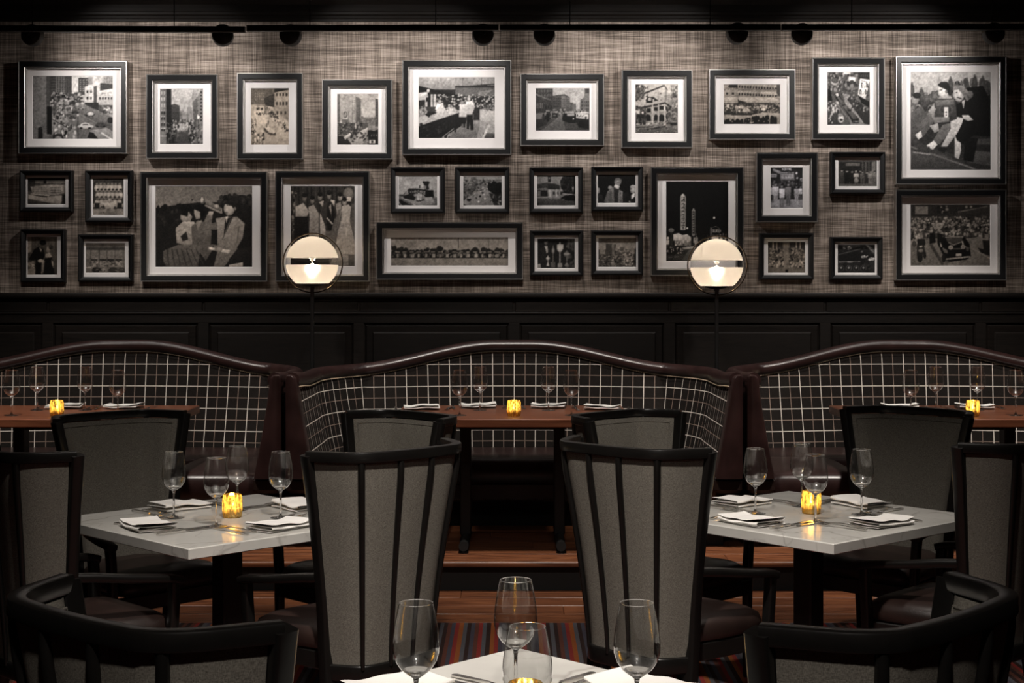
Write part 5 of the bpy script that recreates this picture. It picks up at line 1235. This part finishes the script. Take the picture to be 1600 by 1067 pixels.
def pic_motorcade(c):
    c.R(0, 0, 100, 100, .45); c.R(0, 0, 100, 20, .16); c.R(6, 3, 22, 16, .42); c.R(34, 0, 46, 14, .10); c.Cr(36, 0, 46, 14, 16, 1.6, .1, .6, 181); c.P([(56, 14), (100, 2), (100, 20), (60, 24)], .20); c.Ln(60, 12, 96, 3, .8, .42); c.El(70, 4, 1.6, 2.4, .5); c.El(76, 4, 1.6, 2.4, .5); c.P([(88, 16), (100, 14), (100, 30), (88, 28)], .24)
    c.R(0, 19, 100, 55, .22); c.Cr(0, 20, 100, 34, 300, 1.2, .1, .75, 182, 1.3); c.Cr(0, 33, 100, 52, 260, 1.7, .06, .72, 183, 1.4); c.P([(0, 62), (24, 56), (34, 60), (46, 100), (0, 100)], .42); c.P([(70, 56), (88, 52), (100, 70), (100, 100), (60, 100)], .44); c.P([(84, 70), (100, 76), (100, 84), (88, 78)], .12); c.Ln(78, 72, 100, 88, .5, .62); c.Ln(26, 66, 40, 96, 2, .24)
    c.P([(26, 30), (42, 30), (40, 38), (30, 40)], .60); c.Cr(28, 31, 40, 37, 16, .8, .35, .5, 184, .6); c.Cr(1, 46, 16, 66, 30, 2.4, .1, .7, 185, 1.6)
    c.P([(40, 54), (44, 52), (68, 53), (74, 64), (76, 84), (70, 90), (46, 94), (40, 80), (34, 64), (34, 58)], .06); c.P([(44, 54), (66, 53), (64, 60), (54, 66), (46, 60)], .26); c.Ln(44, 53, 66, 52.5, .7, .6); c.Ln(48, 62, 54, 66, .6, .6); c.Ln(54, 66, 66, 60, .6, .6); c.P([(37, 60), (40, 68), (38, 70)], .72); c.P([(64, 58), (67, 64), (65, 66)], .7)
    c.El(50.5, 70, 3, 3.6, .68); c.El(66, 69, 3, 3.6, .68); c.El(50.5, 70, 1.5, 1.8, .45); c.El(66, 69, 1.5, 1.8, .45); c.P([(40, 70), (46, 74), (47, 80), (42, 78)], .42); c.P([(69, 68), (74, 70), (73, 76), (70, 76)], .36); c.Ln(44, 89, 74, 85, 1.1, .66); c.R(57, 80, 64, 84, .66); c.El(42, 87, 2.6, 7, .10); c.Ln(54, 72, 64, 72, .5, .6); c.El(46, 94, 3, 1.6, .35); c.El(65, 92, 3, 1.6, .35)
    c.El(12, 86, 3.4, 8, .09); c.P([(8, 66), (17, 64), (19, 80), (8, 84)], .16); c.El(13, 68, 2.2, 2.2, .75); c.El(13, 75, 3, 3, .5); c.P([(9, 56), (18, 56), (19, 66), (9, 68)], .12); c.El(14, 52, 2.5, 3, .5); c.El(18, 82, 2, 6, .12); c.P([(24, 46), (30, 46), (32, 62), (24, 64)], .08); c.El(26, 43, 2.4, 3, .55); c.P([(34, 46), (40, 48), (40, 60), (34, 58)], .10); c.El(37, 44, 2.2, 2.8, .5); c.P([(90, 58), (99, 56), (99, 78), (92, 74)], .14); c.R(93, 48, 98, 58, .5); c.R(88, 46, 90, 56, .6)
def pic_couple(c):
    c.G(0, 0, 100, 100, .40, .22); c.R(0, 0, 14, 60, .55)
    for k in range(8): c.Ln(16 + k * 11, 0, 16 + k * 11, 50, 1.2, .30)
    c.P([(0, 44), (22, 36), (20, 56), (0, 60)], .3); c.Cr(2, 68, 24, 96, 24, 5, .3, .7, 191, .6); c.R(0, 84, 26, 100, .5); c.P([(24, 32), (40, 26), (54, 34), (60, 50), (52, 60), (46, 100), (26, 100), (28, 62), (10, 62), (4, 60)], .07); c.El(54, 22, 9, 11, .36); c.El(52, 16, 11, 7, .06); c.P([(40, 28), (48, 34), (46, 42)], .85); c.P([(50, 34), (54, 44), (48, 46)], .15); c.El(70, 34, 7, 9, .62); c.El(78, 28, 7, 6, .2); c.P([(60, 46), (74, 42), (82, 52), (70, 58), (60, 56)], .7)
    c.P([(58, 56), (82, 54), (86, 70), (92, 100), (54, 100)], .06); c.P([(80, 60), (86, 66), (88, 84), (82, 74)], .6); c.P([(34, 62), (44, 58), (56, 62), (52, 68), (38, 68)], .7); c.P([(48, 66), (58, 64), (54, 92), (46, 100)], .5)
def pic_showroom(c):
    c.R(0, 0, 100, 100, .40); c.R(0, 0, 100, 14, .44); c.R(0, 14, 100, 24, .24)
    for k in range(5): c.R(13 + k * 21, 24, 15.5 + k * 21, 58, .3)
    c.R(0, 24, 100, 52, .46)
    for x in (0, 12, 33, 53, 73, 94): c.R(x, 22, x + 2.5, 78, .3)
    for x in (14, 36, 56, 76): c.R(x, 54, x + 16, 59, .14); c.R(x, 61, x + 17, 80, .52); c.Cr(x, 61, x + 17, 80, 24, 2, .15, .7, 200 + x, 1)
    c.R(0, 80, 100, 100, .36); c.El(27, 90, 11, 9, .14); c.El(48, 90, 9, 9, .46); c.El(70, 90, 11, 9, .2); c.El(92, 90, 10, 8, .24); c.Cr(16, 84, 98, 96, 24, 2, .1, .6, 206, .7); c.R(0, 80, 14, 84, .6)
def pic_panorama(c):
    c.G(0, 0, 100, 60, .50, .58); c.R(0, 64, 100, 100, .50); c.G(0, 70, 100, 100, .50, .46)
    r = random.Random(8)
    for k in range(150):
        x = r.uniform(0, 100); hgt = 14 + 14 * (.5 + .5 * math.sin(x * .16 + 1.2)) * (1 if x < 32 or 38 < x < 48 or 58 < x < 82 or x > 90 else .35); c.El(x, 62 - r.uniform(0, hgt), 1.7, 6, .10 + r.uniform(0, .05))
    c.R(0, 54, 100, 72, .11); c.Cr(0, 54, 100, 70, 150, 1.1, .06, .5, 211, 2.6)
    for k in range(16): x = 5 + k * 6; c.R(x, 58, x + 1.6 + (k % 3) * .6, 72, .52 + .08 * (k % 2)); c.R(x - 1, 50, x + 2.5, 53, .5)
    c.R(0, 71, 100, 73, .08); c.R(57.2, 0, 57.8, 40, .14); c.R(83, 0, 83.3, 40, .2); c.R(91, 4, 91.2, 45, .3); c.Ln(4, 76, 20, 96, .5, .4)
def pic_trophies(c):
    c.R(0, 0, 100, 100, .10); c.Cr(78, 0, 100, 100, 30, 5, .08, .32, 221, 1.4); c.P([(4, 40), (16, 26), (26, 24), (34, 40), (34, 100), (4, 100)], .13); c.El(23, 13, 5, 9, .38); c.El(23, 6, 5.5, 4, .05); c.P([(19, 25), (27, 25), (28, 46), (25, 50)], .66); c.P([(0, 86), (8, 84), (10, 100), (0, 100)], .55)
    for x, y0, w, v in ((28, 58, 5, .70), (42, 24, 4, .45), (60, 12, 8, .72), (78, 40, 8, .42)):
        c.El(x, y0 + (92 - y0) * .25, w, (92 - y0) * .17, v); c.R(x - 1.2, y0 + (92 - y0) * .35, x + 1.2, 84, v * .9); c.P([(x - w * .8, 92), (x - w * .3, 82), (x + w * .3, 82), (x + w * .8, 92)], v); c.El(x, y0 + 3, 1.3, 4, v)
    c.R(52, 20, 69, 24, .7); c.R(52, 20, 54, 36, .7); c.R(67, 20, 69, 36, .7); c.R(54, 82, 66, 96, .5); c.R(36, 78, 48, 96, .3); c.R(70, 50, 87, 53, .6)
def pic_skyline(c):
    c.G(0, 0, 100, 45, .36, .62); c.R(0, 40, 100, 100, .26); c.R(5, 32, 18, 56, .52); c.R(20, 20, 36, 62, .24); c.R(36, 20, 43, 60, .42); c.R(42, 22, 46, 56, .2); c.R(57, 32, 68, 50, .34); c.Cr(46, 36, 100, 54, 60, 2.6, .3, .6, 231, 1); c.Cr(0, 56, 100, 98, 220, 2.8, .08, .55, 232, .8); c.P([(66, 56), (72, 50), (78, 66), (88, 70), (86, 96), (80, 96)], .55); c.Cr(66, 56, 90, 94, 40, 2, .2, .85, 233); c.P([(34, 78), (40, 70), (42, 80), (42, 98), (34, 98)], .5); c.Ln(0, 82, 60, 78, 1, .12); c.Wn(2, 84, 34, 96, 9, 2, .12); c.R(95, 38, 100, 98, .12)
def pic_club(c):
    c.R(0, 0, 100, 100, .34); c.R(0, 0, 40, 24, .18); c.R(58, 0, 100, 24, .18); c.R(42, 6, 57, 100, .46); c.El(50, 10, 9, 6, .5)
    for x in (13, 23, 75, 85): c.R(x, 0, x + 2.6, 34, .6)
    c.Cr(2, 22, 44, 80, 150, 3, .08, .66, 241, 1.1); c.Cr(56, 22, 98, 80, 150, 3, .08, .6, 242, 1.1); c.Cr(2, 64, 98, 82, 50, 2.2, .4, .75, 243, 1.6); c.R(43, 24, 56, 88, .46); c.R(0, 84, 100, 100, .38); c.R(47, 88, 54, 99, .06)
def pic_wreck(c):
    c.R(0, 0, 100, 100, .10); c.Cr(0, 0, 100, 100, 90, 5, .05, .2, 251, .8); c.P([(2, 2), (40, 14), (60, 8), (60, 0), (2, 0)], .22); c.Cr(16, 8, 36, 18, 14, 2.6, .5, .8, 252, .6); c.Ln(4, 36, 62, 16, 1.2, .34); c.P([(0, 40), (60, 24), (88, 40), (70, 56), (0, 58)], .08); c.Ln(4, 62, 60, 60, 1.3, .5); c.R(26, 60, 40, 64, .6); c.P([(78, 0), (100, 20), (100, 40), (84, 16)], .34); c.Ln(76, 2, 98, 30, 1, .55); c.Cr(62, 40, 80, 48, 14, 2.6, .45, .8, 253, .6); c.Cr(84, 48, 98, 56, 14, 3, .5, .85, 254, .8); c.El(65, 26, 3, 4, .4)
    for x in (10, 30, 50, 69): c.El(x, 84, 8, 11, .32); c.El(x, 84, 6, 9, .06); c.El(x, 82, 3, 4, .5)
    c.P([(84, 60), (100, 56), (100, 100), (90, 100)], .16)
NEU = (1.0, .96, .93); SEP = (1.0, .88, .76); WARM = (1.0, .93, .86); TAN = (1.0, .84, .68); COOL = (.98, .95, 1.0)
FR = [  # outer box, print box (pixels), style, painter, tint, label
    ((28, 95, 198, 240), (51, 119, 176, 217), 'A', pic_street, NEU, 'framed photograph of a crowded shopping street seen past a pale wall'),
    ((228, 116, 340, 248), (250, 139, 317, 225), 'A', pic_canyon, NEU, 'framed photograph of a street canyon between tall buildings with a flagpole'),
    ((370, 114, 473, 249), (392, 138, 451, 226), 'A', pic_float, TAN, 'framed sepia photograph of an open car parading past onlookers'),
    ((503, 124, 613, 249), (527, 147, 591, 226), 'A', pic_sky, WARM, 'framed photograph of a pale tower block above a traffic junction'),
    ((628, 94, 799, 242), (654, 121, 773, 216), 'A', pic_soda, NEU, 'large framed photograph of white-coated staff at a soda counter'),
    ((813, 115, 944, 228), (837, 138, 921, 204), 'A', pic_van, NEU, 'framed photograph of vintage cars and a delivery van in a street'),
    ((971, 109, 1082, 231), (993, 132, 1059, 208), 'A', pic_mansion, WARM, 'framed photograph of an old mansion with arched verandas'),
    ((1108, 108, 1243, 218), (1131, 132, 1219, 194), 'A', pic_awnings, SEP, 'framed sepia photograph of a crowd before a building with striped awnings'),
    ((1269, 90, 1383, 218), (1293, 113, 1359, 195), 'A', pic_tram, NEU, 'framed photograph of trams on a sloping street beside a large billboard'),
    ((1400, 88, 1573, 288), (1423, 113, 1548, 265), 'A', pic_handbag, NEU, 'largest framed photograph, of a seated couple holding a bag in the stands'),
    ((30, 266, 113, 331), (43, 278, 102, 319), 'B', pic_boat, SEP, 'small framed photograph of a market counter stacked with goods'),
    ((132, 266, 206, 347), (145, 279, 193, 336), 'B', pic_band, SEP, 'small framed photograph of musicians in pale jackets massed round a drum'),
    ((219, 268, 417, 440), (243, 291, 394, 417), 'A', pic_bugle, SEP, 'large framed photograph of three spectators, one man blowing a horn'),
    ((430, 267, 577, 440), (454, 291, 554, 416), 'A', pic_gowns, SEP, 'framed photograph of women in long gowns behind the globe lamp'),
    ((610, 261, 695, 333), (623, 275, 683, 321), 'B', pic_loco, NEU, 'small framed photograph of a steam locomotive with a flared chimney'),
    ((711, 261, 796, 333), (724, 276, 784, 321), 'B', pic_avenue, NEU, 'small framed photograph of a wide avenue full of traffic'),
    ((827, 261, 911, 333), (839, 274, 899, 321), 'B', pic_corner, NEU, 'small framed photograph of a corner shop with a tree and parked car'),
    ((924, 260, 1005, 330), (934, 273, 993, 317), 'B', pic_coat, NEU, 'small framed photograph of a man in an open coat against black'),
    ((1017, 261, 1162, 431), (1041, 284, 1138, 408), 'A', pic_theatre, WARM, 'framed night photograph of tall lit theatre signs behind the globe lamp'),
    ((1182, 238, 1278, 347), (1204, 262, 1254, 325), 'A', pic_marquee, COOL, 'framed photograph of people standing under a nightclub marquee'),
    ((1298, 237, 1384, 303), (1310, 251, 1370, 291), 'B', pic_shopfront, WARM, 'small framed photograph of a row of people before a dark shopfront'),
    ((1400, 296, 1573, 438), (1423, 320, 1547, 415), 'A', pic_motorcade, SEP, 'large framed photograph of an open car motorcade in a packed street'),
    ((31, 358, 101, 441), (43, 370, 89, 429), 'B', pic_couple, TAN, 'small framed photograph of a dancing couple in dark clothes'),
    ((121, 366, 207, 440), (134, 380, 195, 426), 'B', pic_showroom, SEP, 'small framed photograph of cars parked before a low showroom'),
    ((588, 347, 817, 437), (611, 371, 794, 415), 'A', pic_panorama, SEP, 'wide framed panorama of vintage cars lined up before trees'),
    ((828, 360, 911, 431), (840, 373, 898, 419), 'B', pic_trophies, WARM, 'small framed photograph of a man beside tall trophies'),
    ((924, 360, 1005, 430), (935, 372, 994, 417), 'B', pic_skyline, SEP, 'small framed photograph of a hazy skyline with one tower'),
    ((1187, 364, 1272, 437), (1200, 378, 1258, 426), 'B', pic_club, TAN, 'small framed photograph of two packed groups either side of a pillar'),
    ((1298, 370, 1380, 437), (1309, 382, 1367, 426), 'B', pic_wreck, NEU, 'small framed photograph of a dark locomotive wheel wreck'),
]
def ring_mesh(w, h, prof):
    """mitred frame moulding: rectangles inset by i, standing d in front of the wall"""
    rows = [[(-w / 2 + i, -d, -h / 2 + i), (w / 2 - i, -d, -h / 2 + i), (w / 2 - i, -d, h / 2 - i), (-w / 2 + i, -d, h / 2 - i)] for i, d in prof]
    return MB().grid(rows, closed=True)
for idx, (ob, pb, style, fn, tint, lab) in enumerate(FR):
    dep = .058 if style == 'A' else .046
    d = WY - dep
    x0, _, z1 = px2(ob[0], ob[1], d); x1, _, z0 = px2(ob[2], ob[3], d)
    w, h = x1 - x0, z1 - z0
    t = empty('picture_frame', ((x0 + x1) / 2, WY - .001, (z0 + z1) / 2))
    if style == 'A':
        part('outer_edge', ring_mesh(w, h, [(0, 0), (0, .055), (.002, .058), (.005, .0575), (.0065, .055)]), M['silver'], t, smooth=20)
        mo_ = part('moulding', ring_mesh(w, h, [(.0065, .055), (.010, .056), (.036, .052), (.038, .044)]), M['frame_black'], t, smooth=20)
        part('inner_lip', ring_mesh(w, h, [(.038, .044), (.040, .046), (.042, .044), (.043, .032), (.048, .031), (.050, .028), (.050, .004)]), M['silver'], mo_, smooth=20)
        ins, gd = .050, .026
    else:
        part('moulding', ring_mesh(w, h, [(0, 0), (0, .034), (.003, .042), (.007, .046), (.011, .046), (.015, .042), (.031, .031), (.032, .027), (.032, .004)]), M['frame_black'], t, smooth=25)
        ins, gd = .032, .022
    md = .008
    px0, _, pz1 = px2(pb[0], pb[1], WY - md); px1, _, pz0 = px2(pb[2], pb[3], WY - md)
    cx, cz = t.location.x, t.location.z
    a0, a1, c0, c1 = px0 - cx, px1 - cx, pz0 - cz, pz1 - cz
    mo = [(-w / 2 + ins - .002, -md, -h / 2 + ins - .002), (w / 2 - ins + .002, -md, -h / 2 + ins - .002), (w / 2 - ins + .002, -md, h / 2 - ins + .002), (-w / 2 + ins - .002, -md, h / 2 - ins + .002)]
    mi = [(a0 - .003, -md, c0 - .003), (a1 + .003, -md, c0 - .003), (a1 + .003, -md, c1 + .003), (a0 - .003, -md, c1 + .003)]
    mk = [(a0, -.0055, c0), (a1, -.0055, c0), (a1, -.0055, c1), (a0, -.0055, c1)]
    part('mat_board', MB().grid([mo, mi, mk], closed=True), M['mat'], t, smooth=10)
    gw, gh = max(8, int((pb[2] - pb[0]) * 1.1)), max(8, int((pb[3] - pb[1]) * 1.1))
    cv = Cv(gw, gh); fn(cv); tn = cv.tones(tint, .04, idx)
    xs = np.linspace(a0, a1, gw); zs = np.linspace(c1, c0, gh)
    V = np.stack([np.tile(xs, gh), np.full(gw * gh, -.005), np.repeat(zs, gw)], axis=1)
    I = np.arange(gw * gh).reshape(gh, gw)
    Q = np.stack([I[1:, :-1], I[1:, 1:], I[:-1, 1:], I[:-1, :-1]], axis=-1).reshape(-1, 4)
    me = bpy.data.meshes.new('print'); me.from_pydata(V.tolist(), [], Q.tolist())
    at = me.color_attributes.new('tone', 'FLOAT_COLOR', 'POINT')
    at.data.foreach_set('color', np.concatenate([tn.reshape(-1, 3), np.ones((gw * gh, 1))], axis=1).astype(np.float32).ravel())
    me.materials.append(M['print']); link('print', me, t)
    pw, ph = w / 2 - ins, h / 2 - ins
    part('glass_pane', MB().add([(-pw, -gd, -ph), (pw, -gd, -ph), (pw, -gd, ph), (-pw, -gd, ph)], [(0, 1, 2, 3)]), M['pane'], t, smooth=0)
    tag(t, lab, 'picture', 'framed photographs on the wall')
